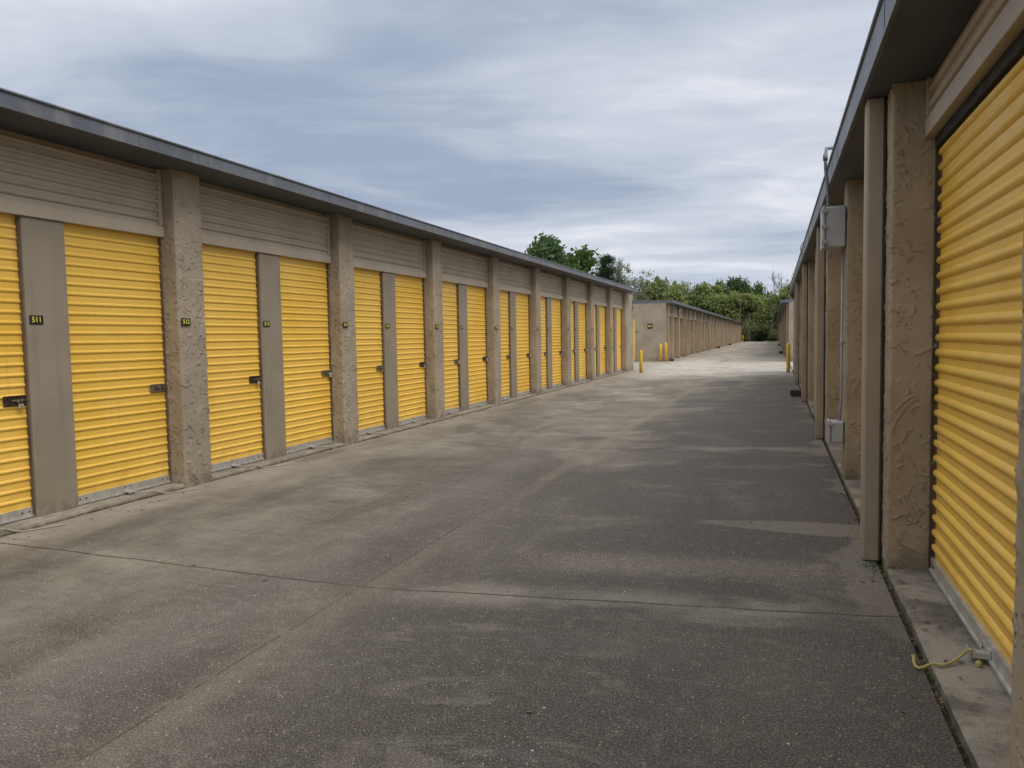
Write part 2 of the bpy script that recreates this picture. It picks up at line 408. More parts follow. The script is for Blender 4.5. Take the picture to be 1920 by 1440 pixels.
def m_soil():
    m = MT('crack_soil', .95, spec=.05)
    c = m.mix(m.ramp(m.noise(30.0, det=4.0), .35, .65), (.03, .024, .018), (.075, .058, .038))
    return m.out(c, normal=m.bump(m.noise(60., det=3.0), .01, 1.0))
M_soil = m_soil()
def m_grass():
    m = MT('meadow_grass', .95, spec=.05)
    a = m.noise(.08, det=6.0, rough=.6); b = m.noise(3.0, det=4.0)
    c = m.mix(m.ramp(a, .35, .65), (.055, .085, .025), (.115, .13, .05))
    c = m.mix(m.ramp(b, .5, .75, 0, .5), c, (.14, .12, .07))
    return m.out(c, normal=m.bump(b, .1, .6))
M_grass = m_grass()

def m_leaf(name, a, b, c2):
    m = MT(name, .7, spec=.15)
    oi = m.n.new('ShaderNodeObjectInfo'); r = oi.outputs['Random']
    c = m.mix(m.ramp(m.noise(1.3, det=3.0), .3, .7), a, b)
    c = m.mix(m.ramp(m.noise(6.0, det=1.0), .5, .8, 0, .8), c, c2)
    c = m.mix(m.M('MULTIPLY', r, .4), c, b)
    m.b.inputs['Base Color'].default_value = (*a, 1); m.L(c, m.b.inputs['Base Color'])
    tr = m.n.new('ShaderNodeBsdfTranslucent'); m.L(c, tr.inputs['Color'])
    mx = m.n.new('ShaderNodeMixShader'); mx.inputs[0].default_value = .35
    m.L(m.b.outputs[0], mx.inputs[1]); m.L(tr.outputs[0], mx.inputs[2])
    m.L(mx.outputs[0], m.n['Material Output'].inputs['Surface'])
    return m.m
LEAF = {
 'dark': m_leaf('leaf_dark', (.065, .115, .05), (.095, .155, .065), (.13, .20, .085)),
 'mid': m_leaf('leaf_mid', (.07, .12, .04), (.10, .165, .05), (.14, .20, .07)),
 'light': m_leaf('leaf_spring', (.20, .25, .085), (.24, .29, .10), (.30, .34, .14)),
 'olive': m_leaf('leaf_olive', (.165, .21, .085), (.205, .245, .10), (.25, .285, .13)),
 'pine': m_leaf('leaf_pine', (.025, .05, .02), (.04, .075, .03), (.06, .10, .04)),
 'grey': m_leaf('leaf_sparse', (.16, .18, .12), (.20, .22, .14), (.25, .26, .18)),
 'shade': m_leaf('leaf_undergrowth', (.16, .185, .09), (.21, .23, .11), (.26, .27, .15)),
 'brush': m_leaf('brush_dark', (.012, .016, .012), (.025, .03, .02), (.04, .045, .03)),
 'weed': m_leaf('leaf_weed', (.06, .13, .03), (.10, .18, .05), (.16, .15, .06)),
}
def m_bark(name, a, b):
    m = MT(name, .9, spec=.1)
    c = m.mix(m.ramp(m.noise(3.0, m.scale(m.pos, 3, 3, .6), det=4.0), .35, .65), a, b)
    return m.out(c, normal=m.bump(m.noise(10., m.scale(m.pos, 2, 2, .5), det=3.0), .03, .6))
M_bark = m_bark('bark_brown', (.07, .055, .04), (.13, .105, .08))
M_barkg = m_bark('bark_pale', (.16, .145, .125), (.26, .24, .21))

# ------------------------------------------------------------------ camera
F = 1410.0
yaw, pitch, roll = -0.3371, -0.0621, -0.0172
f = Vector((sin(yaw)*cos(pitch), cos(yaw)*cos(pitch), sin(pitch)))
r = Vector((cos(yaw), -sin(yaw), 0)); u = r.cross(f)
r2 = r*cos(roll) + u*sin(roll); u2 = -r*sin(roll) + u*cos(roll)
cam = bpy.data.cameras.new('camera'); co = bpy.data.objects.new('camera', cam); COL.objects.link(co)
mw = Matrix(((r2.x, u2.x, -f.x, 0), (r2.y, u2.y, -f.y, 0), (r2.z, u2.z, -f.z, 1.5), (0, 0, 0, 1)))
co.matrix_world = mw
cam.sensor_width = 36; cam.lens = F/1920*36; cam.clip_start = .05; cam.clip_end = 2500
S.camera = co

# ------------------------------------------------------------------ world and sun
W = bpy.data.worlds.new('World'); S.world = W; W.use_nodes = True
def build_world():
    t = W.node_tree; n = t.nodes; bg = n['Background']
    w = MT.__new__(MT); w.t = t; w.n = n; w._pos = None
    sky = n.new('ShaderNodeTexSky'); sky.sky_type = 'NISHITA'; sky.sun_disc = False
    sky.sun_elevation = radians(52); sky.sun_rotation = radians(SUN_ROT); sky.dust_density = 2.0
    tc = n.new('ShaderNodeTexCoord').outputs['Generated']
    d = w.sep(tc); z = w.M('MAXIMUM', d[2], 0.0)
    zz = w.M('ADD', z, .10)
    uu = w.M('DIVIDE', d[0], zz); vv = w.M('DIVIDE', d[1], zz)
    p = w.comb(uu, vv, 0.0)
    # long drifting bands: rotate a little, squash along one way
    pr = w.comb(w.M('ADD', w.M('MULTIPLY', uu, .93), w.M('MULTIPLY', vv, .36)), w.M('SUBTRACT', w.M('MULTIPLY', vv, .93), w.M('MULTIPLY', uu, .36)), 0.0)
    a = w.noise(.55, w.addv(w.scale(pr, .75, 1.0, 1), CL1), det=3.0, rough=.45, dist=.9)
    wv = w.noise(1.1, pr, det=3.0, col=True)
    pw = w.addv(pr, w.scale(wv, .5, .5, 0))
    b = w.noise(1.7, w.addv(w.scale(pw, .75, 1.05, 1), CL2), det=7.0, rough=.55, dist=.35)
    c = w.noise(5.5, w.addv(w.scale(pw, .40, 1.3, 1), (1., 8., 0.)), det=6.0, rough=.6, dist=.3)
    s = w.M('ADD', w.M('MULTIPLY', a, .60), w.M('ADD', w.M('MULTIPLY', b, .30), w.M('MULTIPLY', c, .10)))
    dark, lite, white = (.28, .335, .44), (.475, .515, .595), (.71, .725, .765)
    col = w.mix(w.ramp(s, .34, .51), dark, lite)
    col = w.mix(w.ramp(s, .48, .64), col, white)
    # thinner, paler cloud low over the trees
    col = w.mix(w.ramp(z, .14, .0, 0, .40), col, (.50, .555, .65))
    # thicker glow overhead
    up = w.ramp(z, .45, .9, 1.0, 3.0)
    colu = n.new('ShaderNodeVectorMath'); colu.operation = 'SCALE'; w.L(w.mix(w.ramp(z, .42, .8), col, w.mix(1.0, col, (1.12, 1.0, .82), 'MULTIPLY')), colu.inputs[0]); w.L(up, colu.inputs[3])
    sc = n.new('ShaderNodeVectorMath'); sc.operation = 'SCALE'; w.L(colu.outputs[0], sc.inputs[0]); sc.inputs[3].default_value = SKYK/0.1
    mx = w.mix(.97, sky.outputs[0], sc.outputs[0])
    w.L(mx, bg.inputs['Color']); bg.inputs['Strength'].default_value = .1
SUN_ROT = 120.0; CL1 = (3.15, 10.8, 0.); CL2 = (1.4, 17.6, 0.); SKYK = .90
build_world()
sl = bpy.data.lights.new('sun', 'SUN'); sl.energy = 1.25; sl.angle = radians(35); sl.color = (1.0, .93, .82)
so = bpy.data.objects.new('sun', sl); COL.objects.link(so)
el = radians(52); az = radians(SUN_ROT)            # azimuth clockwise from +Y
sd = Vector((sin(az)*cos(el), cos(az)*cos(el), sin(el)))
so.rotation_euler = sd.to_track_quat('Z', 'Y').to_euler(); so.location = (0, 0, 30)

# ------------------------------------------------------------------ ground
def gz(x):
    if x <= -5.75 or x >= .65: return 0.0
    if x < -2.46: return -.06*(x+5.75)/3.29
    return -.06*(.65-x)/3.11
def grid(xs, ys, zf):
    m = MB(); nx = len(xs)
    vs = [(x, y, zf(x, y)) for y in ys for x in xs]
    fs = [(j*nx+i, j*nx+i+1, (j+1)*nx+i+1, (j+1)*nx+i) for j in range(len(ys)-1) for i in range(nx-1)]
    return m.add(vs, fs)
xs = [-60, -30, -15, -8, -5.75, -4.6, -3.5, -2.7, -2.46, -2.2, -1.4, -.4, .3, .625]
ys = [-14, -4] + [i*1.0 for i in range(0, 144, 4)] + [143]
m = grid(xs, ys, lambda x, y: gz(x))
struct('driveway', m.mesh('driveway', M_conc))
# the ground strip under and beyond the right row; a narrow open crack of soil separates it
m = grid([.625, .665], ys, lambda x, y: -.022)
struct('soil_strip', m.mesh('soil_strip', M_soil))
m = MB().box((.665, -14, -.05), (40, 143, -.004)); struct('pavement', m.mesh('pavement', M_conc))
def terr(x, y):
    e = max(0, y-143.2); return -.12 - .02*min(e, 40) + (.25*noise.noise(Vector((x*.06, y*.06, 0))) if y > 150 else 0)
xs = [-900, -300, -120] + [i*10 for i in range(-8, 9)] + [120, 300, 900]
ys = [-400, -60, -14, 0, 40, 80, 120, 143.05, 146, 150, 156, 165, 175, 190, 220, 300, 500, 1200]
struct('grassy_ground', grid(xs, ys, terr).mesh('grassy_ground', M_grass, True))

def sill_left(y0, y1, xf=-5.75, seed=0, step=.12):
    m = MB(); n = int((y1-y0)/step); vs = []
    for i in range(n+1):
        y = y0 + (y1-y0)*i/n
        j = .022*noise.noise(Vector((seed, y*1.7, .3))) + .013*noise.noise(Vector((seed, y*9, 5.)))
        j2 = .010*noise.noise(Vector((seed+3, y*5, 5.)))
        xq = xf + j
        for (x, z) in ((-6.4, .046), (xq-.03, .046+j2*.3), (xq-.008+j2, .036+j2), (xq+.006+j2, .018), (xq+j, -.03)):
            vs.append((x, y, z))
    fs = [(i*5+k, i*5+k+1, (i+1)*5+k+1, (i+1)*5+k) for i in range(n) for k in range(4)]
    m.add(vs, [q[::-1] for q in fs]); return m
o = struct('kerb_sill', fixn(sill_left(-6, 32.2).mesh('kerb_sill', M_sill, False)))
def sill_right(y0, y1, seed=5, step=.1):
    n = int((y1-y0)/step); vs = []; m = MB()
    for i in range(n+1):
        y = y0 + (y1-y0)*i/n
        j = .008*noise.noise(Vector((seed, y*2.3, .3))) + .004*noise.noise(Vector((seed, y*13, 5.)))
        for (x, z) in ((.655+j, -.04), (.657+j, .018), (.672+j, .032), (1.3, .034)): vs.append((x, y, z))
    m.add(vs, [(i*4+k, i*4+k+1, (i+1)*4+k+1, (i+1)*4+k) for i in range(n) for k in range(3)]); return m
struct('door_sill', fixn(sill_right(-4, 30.2).mesh('door_sill', M_sillR, False)))

# ------------------------------------------------------------------ stucco pillars
def stuc(p, dens=0.0):
    q = p + noise.noise_vector(p*4.0)*.07
    a = noise.noise(q*3.3 + Vector((5, 1, 2))) + .35*noise.noise(q*8.0)
    s1 = ((a*3.2) % 1.0)**5
    k1 = max(0, min(1, (noise.noise(p*9.0 + Vector((7, 3, 2))) - .0 - dens)/.08))
    b = noise.noise(q*9.0 + Vector((3, 9, 4)))
    s2 = ((b*2.6) % 1.0)**5
    k2 = max(0, min(1, (noise.noise(p*13.0 + Vector((1, 13, 8))) - .03 - dens)/.08))
    return .0085*s1*k1 + .0065*s2*k2 + .005*noise.noise(p*3.5) + .0025*noise.noise(p*9)

def pillar_mesh(x_front, x_back, y0, w, z0, z1, res, mat, sgn):
    """three stucco faces; sgn=+1 front faces +X, -1 front faces -X. Real relief in the mesh."""
    R = .016; path = []
    d = abs(x_front - x_back)
    def seg(a, b, nrm):
        L = (Vector(b)-Vector(a)).length; n = max(2, int(L/res))
        for i in range(n): t = i/n; path.append(((a[0]+(b[0]-a[0])*t, a[1]+(b[1]-a[1])*t), nrm))
    xb, xf = x_back, x_front
    ya, yb = y0, y0+w
    seg((xb, ya), (xf-sgn*R, ya), (0, -1))
    for q in range(1, 4):
        t = q/4*pi/2; path.append(((xf-sgn*R+sgn*R*sin(t), ya+R-R*cos(t)), (sgn*sin(t), -cos(t))))
    seg((xf, ya+R), (xf, yb-R), (sgn, 0))
    for q in range(1, 4):
        t = q/4*pi/2; path.append(((xf-sgn*R+sgn*R*cos(t), yb-R+R*sin(t)), (sgn*cos(t), sin(t))))
    seg((xf-sgn*R, yb), (xb, yb), (0, 1)); path.append(((xb, yb), (0, 1)))
    nz = max(3, int((z1-z0)/res)); vs = []; fs = []; n = len(path)
    for j in range(nz+1):
        z = z0 + (z1-z0)*j/nz
        for (x, y), (nx, ny) in path:
            p = Vector((x, y, z)); h = stuc(p, .17 if sgn < 0 else .13) - .004
            vs.append((x+nx*h, y+ny*h, z))
    for j in range(nz):
        for i in range(n-1):
            q = (j*n+i, j*n+i+1, (j+1)*n+i+1, (j+1)*n+i)
            fs.append(q if sgn > 0 else q[::-1])
    return MB().add(vs, fs).mesh('pillar', mat, True)

# ------------------------------------------------------------------ roll-up door
def slat_profile(z0, z1, pitch, depth, fl=.58):
    """(offset outward, z) up the curtain: a flat, then a rounded rib"""
    pts = []; z = z0; flat = fl*pitch
    ribn = 9
    while z < z1 - pitch*.5:
        pts.append((0.0, z)); pts.append((.0008, z+flat*.5)); pts.append((0.0, z+flat))
        for i in range(1, ribn):
            t = i/ribn; pts.append((depth*sin(pi*t)**.8, z+flat+(pitch-flat)*t))
        z += pitch
    pts.append((0.0, z)); pts.append((0, z1) if z1 > z + .002 else (0, z+.004))
    return pts
def curtain(width, z0, z1, pitch, depth, sgn, mat, smooth=True, wave=0.0, fl=.58):
    """faces sgn*X, spans y 0..width"""
    pr = slat_profile(z0, z1, pitch, depth, fl); vs = []; ny = 2 if not wave else 9
    for i, (o, z) in enumerate(pr):
        for k in range(ny):
            y = width*k/(ny-1)
            dz = wave*noise.noise(Vector((y*.9, z*2.1, 3.)))
            vs.append((sgn*(o+dz*.6), y, z+dz*.5))
    fs = []
    for i in range(len(pr)-1):
        for k in range(ny-1):
            q = (i*ny+k, i*ny+k+1, (i+1)*ny+k+1, (i+1)*ny+k); fs.append(q if sgn > 0 else q[::-1])
    m = MB().add(vs, fs)
    # closed back so the curtain has thickness
    n = len(m.v); b = [(-sgn*.02, 0, z0), (-sgn*.02, width, z0), (-sgn*.02, width, z1), (-sgn*.02, 0, z1)]
    m.add(b, [(0, 3, 2, 1) if sgn > 0 else (0, 1, 2, 3)])
    me = m.mesh('roll_up_door', mat, smooth)
    return me

DX = -5.950       # left door plane
LD = 1.13
DZ0, DZ1 = .135, 2.66
me_doorL = curtain(LD-.02, DZ0, DZ1, .0875, .0125, 1, M_yellow, smooth=False, wave=.003)
# bottom rail: galvanised angle with bolts, weather strip, pull-handle bracket
def rail_mesh(w, sgn, z=.048):
    m = MB()
    m.box((sgn*-.006, 0, z+.022), (sgn*.020, w, z+.088), 0)
    m.box((sgn*-.004, .002, z+.006), (sgn*.030, w-.002, z+.022), 0)
    m.box((sgn*-.002, .004, z-.006), (sgn*.016, w-.004, z+.006), 1)
    for y in (.035, .10, w-.10, w-.035):
        m.lathe([(.008, 0), (.008, .004), (.004, .007)], (sgn*.020 if sgn > 0 else -.0275, y, z+.055), 10, 1, 'x')
    return fixn(m.mesh('bottom_rail', [M_galv, M_bolt]))
me_railL = rail_mesh(LD-.02, 1)
def bracket_mesh(sgn):
    m = MB()
    m.box((sgn*.020, -.05, .075), (sgn*.026, .05, .14), 0)
    m.box((sgn*.026, -.045, .070), (sgn*.085, .045, .076), 0)
    m.box((sgn*.080, -.045, .060), (sgn*.085, .045, .070), 0)
    for y in (-.03, .03): m.lathe([(.006, 0), (.006, .004)], (sgn*.026 if sgn > 0 else -.031, y, .12), 8, 1, 'x')
    return fixn(m.mesh('lift_handle', [M_galv, M_bolt]))
me_brkL = bracket_mesh(1)
def latch_mesh(sgn, mat, round_end=False):
    """hasp plate about 20 x 8.5 cm with slide bolt, slot and rivets; y=0 is the right end"""
    m = MB()
    m.bbox((sgn*.014, -.205, -.043), (sgn*.021, 0, .043), .003, 0)
    m.bbox((sgn*.019, -.185, .030), (sgn*.026, -.005, .038), .002, 0)
    m.bbox((sgn*.019, -.185, -.038), (sgn*.026, -.005, -.030), .002, 0)
    m.box((sgn*.0205, -.15, -.010), (sgn*.0225, -.02, .012), 1)
    m.bbox((sgn*.023, -.14, -.006), (sgn*.033, .012, .007), .002, 2)
    m.bbox((sgn*.026, -.10, -.016), (sgn*.042, -.085, .010), .002, 2)
    m.bbox((sgn*.021, -.055, -.024), (sgn*.040, -.048, .024), .001, 2)
    for y, z in ((-.192, .022), (-.192, -.022), (-.012, .022), (-.012, -.022)):
        m.lathe([(.005, 0), (.004, .003)], (sgn*.021 if sgn > 0 else -.0245, y, z), 8, 2, 'x')
    return fixn(m.mesh('latch', [mat, M_gap, M_chrome]))
ME_LATCH = {'chrome': latch_mesh(1, M_chrome), 'dark': latch_mesh(1, M_darklatch)}

def lock_mesh(kind, mat):
    m = MB()
    if kind == 'block':
        m.bbox((-.011, -.021, -.062), (.011, .021, -.024), .004, 0)
        pts = [Vector((0, -.012, -.026))] + [Vector((0, -.012*cos(t), -.006+.012*sin(t))) for t in [i*pi/8 for i in range(9)]] + [Vector((0, .012, -.026))]
        m.tube(pts, .0035, 8, 1)
        m.lathe([(.004, 0), (.004, -.001)], (0, 0, -.0625), 8, 1)
    else:   # disc lock
        prof = [(.026, -.012), (.034, -.009), (.036, 0), (.034, .009), (.026, .013), (.012, .014)]
        m.lathe(prof, (.004, 0, -.022), 22, 0, 'x')
        m.box((.012, -.012, -.004), (.016, .012, .012), 1)
    return fixn(m.mesh('padlock', [mat, M_chrome], False))
ME_LOCK = {'block': lock_mesh('block', M_lock), 'disc': lock_mesh('disc', M_lock), 'brass': lock_mesh('block', M_brass)}

def rope_mesh(pts, rad, mat, n=8):
    P = [Vector(p) for p in pts]; out = []
    for i in range(len(P)-1):
        p0 = P[max(i-1, 0)]; p1 = P[i]; p2 = P[i+1]; p3 = P[min(i+2, len(P)-1)]
        for k in range(6):
            t = k/6
            out.append(.5*((2*p1)+(p2-p0)*t+(2*p0-5*p1+4*p2-p3)*t*t+(3*p1-p0-3*p2+p3)*t**3))
    out.append(P[-1])
    if rad < .006: return MB().tube(out, rad, n).mesh('pull_rope', mat, True)
    m = MB(); fine = []
    for i in range(len(out)-1):
        for k in range(4): fine.append(out[i].lerp(out[i+1], k/4))
    fine.append(out[-1]); L = 0
    for q in range(3):
        L = 0; pts = []
        for i, p in enumerate(fine):
            if i: L += (p-fine[i-1]).length
            t = (fine[min(i+1, len(fine)-1)]-fine[max(i-1, 0)]).normalized(); a = t.cross(Vector((.1, .2, .97))).normalized(); b = t.cross(a)
            w = L/.032*2*pi+q*2*pi/3; sp = 1+max(0, (i-len(fine)+10))*.10
            pts.append(p+(a*cos(w)+b*sin(w))*rad*.5*sp)
        m.tube(pts, rad*.56, 6)
    return m.mesh('pull_rope', mat, True)

# ------------------------------------------------------------------ numbers on plates
def text_mesh(s, size, mat):
    c = bpy.data.curves.new('numerals', 'FONT'); c.body = s; c.size = size; c.extrude = .0008
    c.align_x = 'CENTER'; c.align_y = 'CENTER'; c.offset = size*.022; c.resolution_u = 3
    o = bpy.data.objects.new('tmp', c); COL.objects.link(o); bpy.context.view_layer.update()
    me = bpy.data.meshes.new_from_object(o.evaluated_get(bpy.context.evaluated_depsgraph_get()))
    bpy.data.objects.remove(o); bpy.data.curves.remove(c); me.name = 'numerals'
    me.materials.clear(); me.materials.append(mat); return me
def plate(parent, txt, loc, face, w=.125, h=.075, size=.062, label=None):
    m = MB(); m.bbox((-.003, -w/2, -h/2), (.003, w/2, h/2), .0025)
    rz = {'+x': 0, '-y': -pi/2, '-x': pi}[face]
    p = obj('number_plate', m.mesh('number_plate', M_black), parent, loc, rz)
    if label: p['label'] = label
    t = obj('numerals', text_mesh(txt, size, M_num), p, (.0042, 0, 0))
    t.rotation_euler = (pi/2, 0, pi/2)
    return p

# ------------------------------------------------------------------ roof pieces
def roof_parts(parent, xa, xb, y0, y1, zs, fh, xwall_a, seams=True, over_y=.12, far_over=.12):
    """xa: eave edge on the drive; xb: far eave; zs: soffit height; fh: fascia height"""
    sg = 1 if xa > xb else -1
    m = MB()
    t = .012
    m.box((xa, y0-over_y, zs), (xa-sg*t, y1+far_over, zs+fh)); 
    m.box((xa-sg*t, y0-over_y, zs), (xb+sg*t, y0-over_y+t, zs+fh)); m.box((xa-sg*t, y1+far_over-t, zs), (xb+sg*t, y1+far_over, zs+fh))
    m.box((xb, y0-over_y, zs), (xb+sg*t, y1+far_over, zs+fh))
    # drip lip and rolled top edge
    m.box((xa+sg*.012, y0-over_y-.004, zs-.003), (xa-sg*.004, y1+far_over+.004, zs+.014))
    m.tube([(xa+sg*.004, y0-over_y-.006, zs+fh), (xa+sg*.004, y1+far_over+.006, zs+fh)], .013, 8)
    if seams:
        y = y0+2.2
        while y < y1:
            m.box((xa+sg*.003, y, zs+.018), (xa-sg*.003, y+.035, zs+fh-.008))
            for zz in (zs+.03, zs+fh-.03): m.box((xa+sg*.006, y+.012, zz-.005), (xa+sg*.002, y+.022, zz+.005))
            y += 3.05
    obj('fascia', m.mesh('fascia', M_fascia), parent)
    m = MB(); m.box((xa-sg*.013, y0-over_y+.013, zs+.002), (xb+sg*.013, y1+far_over-.013, zs+.012))
    obj('soffit', m.mesh('soffit', M_soffit), parent)
    m = MB(); zt = zs+fh-.002; xm = (xa+xb)/2
    vs = [(xa, y0-over_y, zt), (xm, y0-over_y, zt+.12), (xb, y0-over_y, zt), (xa, y1+far_over, zt), (xm, y1+far_over, zt+.12), (xb, y1+far_over, zt)]
    m.add(vs, [(0, 1, 4, 3), (1, 2, 5, 4), (0, 2, 1), (3, 4, 5), (0, 3, 5, 2)])
    for i in range(int((y1-y0)/.6)):
        yy = y0+i*.6
        for (p, q) in (((xa-sg*.02, zt), (xm, zt+.12)), ((xb+sg*.02, zt), (xm, zt+.12))):
            m.tube([(p[0], yy, p[1]+.01), (q[0], yy, q[1]+.01)], .012, 4)
    obj('roof', fixn(m.mesh('roof', M_roof)), parent)

# corrugated header panel with frame --------------------------------------
def header_meshes(w, z0, z1, sgn):
    """tan corrugated panel; frame trim at the bottom and sides"""
    pr = []; z = z0+.115
    while z < z1:
        for o, dz in ((0, 0), (0, .042), (.014, .047), (.022, .056), (.025, .066), (.022, .076), (.012, .084), (0, .0865)): pr.append((o, z+dz))
        z += .087
    pr = [(a, b) for a, b in pr if b <= z1]
    vs = [(sgn*o, y, zz) for (o, zz) in pr for y in (.05, w-.05)]
    fs = []
    for i in range(len(pr)-1):
        q = (i*2, i*2+1, i*2+3, i*2+2); fs.append(q if sgn > 0 else q[::-1])
    pan = MB().add(vs, fs)
    pan.box((-sgn*.03, .0, z0+.10), (-sgn*.01, w, z1))
    pm = pan.mesh('header_panel', M_header)
    fr = MB()
    fr.bbox((sgn*.035, 0, z0), (-sgn*.05, w, z0+.105), .003)
    fr.bbox((sgn*.022, 0, z0+.1055), (-sgn*.009, w, z0+.118), .002)
    fr.bbox((sgn*.030, w-.052, z0+.119), (-sgn*.009, w-.002, z1), .002)
    fr.bbox((sgn*.030, .002, z0+.119), (-sgn*.009, .052, z1), .002)
    return pm, fr.mesh('header_frame', M_header)

# ================================================================== LEFT ROW
PW = .39; SP = 3.05; Y0 = 6.138; XF = -5.735; ZS = 3.25
hp, hf = header_meshes(SP-PW, 2.575, ZS, 1)
NAMES = {}
def guide_mesh(sgn, z1):
    m = MB(); m.box((-sgn*.012, -.010, .05), (sgn*.028, .0, z1), 0); m.box((sgn*.024, -.018, .05), (sgn*.0285, -.0102, z1), 0)
    return m.mesh('guide_track', M_track)
me_gL = guide_mesh(1, 2.64)

def build_left():
    B = thing('storage_building', 'long near storage row on the left, yellow doors between rough tan pillars', 'building', None, (-5.75, Y0, 0), 0, 'storage rows along the driveway')
    o = Vector((-5.75, Y0, 0))
    def part(name, me, loc=(0,0,0), rz=0, parent=None, **kw):
        return obj(name, me, parent or B, Vector(loc) - (o if parent is None else ZV), rz, **kw)
    yA, yB = -6.0, 32.22
    # pillars
    for k in range(-3, 8):
        y = Y0 + SP*k
        res = {0: .0085, 1: .011, 2: .016, 3: .022}.get(k, .035)
        me = pillar_mesh(XF, -5.99, y, PW, -.02, ZS+.001, res, M_stucco, 1)
        part('pillar', me, (0, 0, 0))
        if 0 <= k <= 6: plate(B, str(512+2*k), Vector((XF+.012, y+.085, 1.715))-o, '+x')
    me = pillar_mesh(XF, -5.99, Y0+8*SP, 32.22-(Y0+8*SP), -.02, ZS+.001, .05, M_stucco, 1)
    part('end_pier', me)
    plate(B, '528', Vector((XF+.012, Y0+8*SP+.085, 1.715))-o, '+x')
    plate(B, '526', Vector((XF+.012, Y0+7*SP+.085, 1.715))-o, '+x')
    # core walls (end wall, rear wall, recess back)
    m = MB(); m.box((-5.985, yA, 0), (-14.8, yA+.2, ZS)); m.box((-5.99, 32.02, 0), (-14.8, 32.22, ZS)); m.box((-14.6, yA+.2, 0), (-14.8, 32.02, ZS))
    m.box((-6.05, yA+.2, 0), (-6.2, 32.02, ZS)); part('wall', m.mesh('wall', M_stucco))
    for b in range(-3, 8):
        s = Y0 + SP*b + PW
        part('header_panel', hp, (-5.905, s, 0)); part('header_frame', hf, (-5.905, s, 0))
        m = MB(); yc = s+LD
        m.bbox((-5.895, yc, .04), (-6.0, yc+.40, 2.573), .004)
        part('divider_panel', m.mesh('divider_panel', M_tan))
        num = 513+2*b
        if num >= 509: plate(B, str(num), Vector((-5.895+.005, yc+.085, 1.715))-o, '+x')
        for side in (0, 1):
            ys = s + side*(LD+.40)
            n = num - 1 + side + 1 if False else (num if side == 0 else num+1)
            d = part('roll_up_door', me_doorL, (DX, ys+.01, 0))
            obj('bottom_rail', me_railL, d)
            obj('guide_track', me_gL, d, (0, LD-.01, 0)) 
            obj('lift_handle', me_brkL, d, (0, .56, 0))
            NAMES[n] = (d, ys)
    roof_parts(B, -5.36, -15.1, yA, 31.1, ZS, .125, XF, far_over=.0)
    m = MB(); m.box((-5.70, 31.11, ZS+.002), (-15.0, 32.21, ZS+.09)); part('roof_end', m.mesh('roof_end', M_roof))
    # small conduit clips on the end pier
    m = MB(); m.tube([(XF+.02, 32.0, 2.62), (XF+.02, 32.0, 2.95)], .012, 8); m.box((XF-.01, 31.94, 2.60), (XF+.05, 32.06, 2.68)); m.box((XF-.01, 31.94, 2.90), (XF+.05, 32.06, 2.98))
    part('pipe_clip', m.mesh('pipe_clip', M_conduitd))
    return B
BL = build_left()

# latches, ropes (children of doors) and padlocks (things)
lat = {509:('chrome',None),510:('chrome',None),511:('dark','block'),512:('chrome',None),513:('dark','block'),514:('chrome','disc'),515:('chrome','brass'),516:('dark','block'),
       517:('chrome','disc'),518:('dark','disc'),519:('chrome',None),520:('dark','disc'),521:('chrome','block'),522:('dark','block'),
       523:('chrome','disc'),524:('dark','disc'),525:('chrome','block'),526:('dark','block'),527:('chrome','block'),528:('chrome','block')}
lockdesc = {'block':'small rectangular silver padlock', 'disc':'round silver disc padlock', 'brass':'small brassy padlock'}
for n, (kind, lk) in lat.items():
    if n not in NAMES: continue
    d, ys = NAMES[n]
    zl = 1.045 + .01*noise.noise(Vector((n*1.7, 0, 0)))
    la = obj('latch', ME_LATCH[kind], d, (.002, LD-.022, zl))
    if lk and n <= 528:
        where = 'pillar plate' if n % 2 == 0 else 'panel plate'
        thing('padlock', f"{lockdesc[lk]} on the yellow door just left of {where} {n}", 'padlock',
              ME_LOCK[lk], (DX+.043, ys+LD-.085 + (.035 if lk == 'disc' else 0), zl-.004), 0.0, 'padlocks on the left row of doors')
for n, (d, ys) in NAMES.items():
    if n < 507: continue
    random.seed(n)
    j = random.uniform
    x0 = .082; e = 1 if n % 3 else -1
    L = j(.25, .5)
    pts = [(x0-.02, .56, .078), (x0+.03, .57, .066), (x0+.09, .60+.05*e, .056), (.205, .62+.12, .052), (.245, .62+.2, .018), (.27, .68+L*.6, .006), (.32+j(0, .05), .68+L, .007)]
    if n in (511, 512, 513): pts = [(x0-.02, .56, .078), (x0+.03, .57, .066), (.14, .62, .056), (.20, .72, .053), (.236, .80, .020), (.265, .90, .008), (.36, 1.12, .006)]
    if n == 514: pts = [(x0-.02, .56, .078), (x0+.03, .58, .066), (.16, .66, .055), (.215, .76, .050), (.25, .78, .012), (.30, .70, .006), (.27, .58, .006)]
    obj('pull_rope', rope_mesh(pts, .0055, M_rope, 6), d)

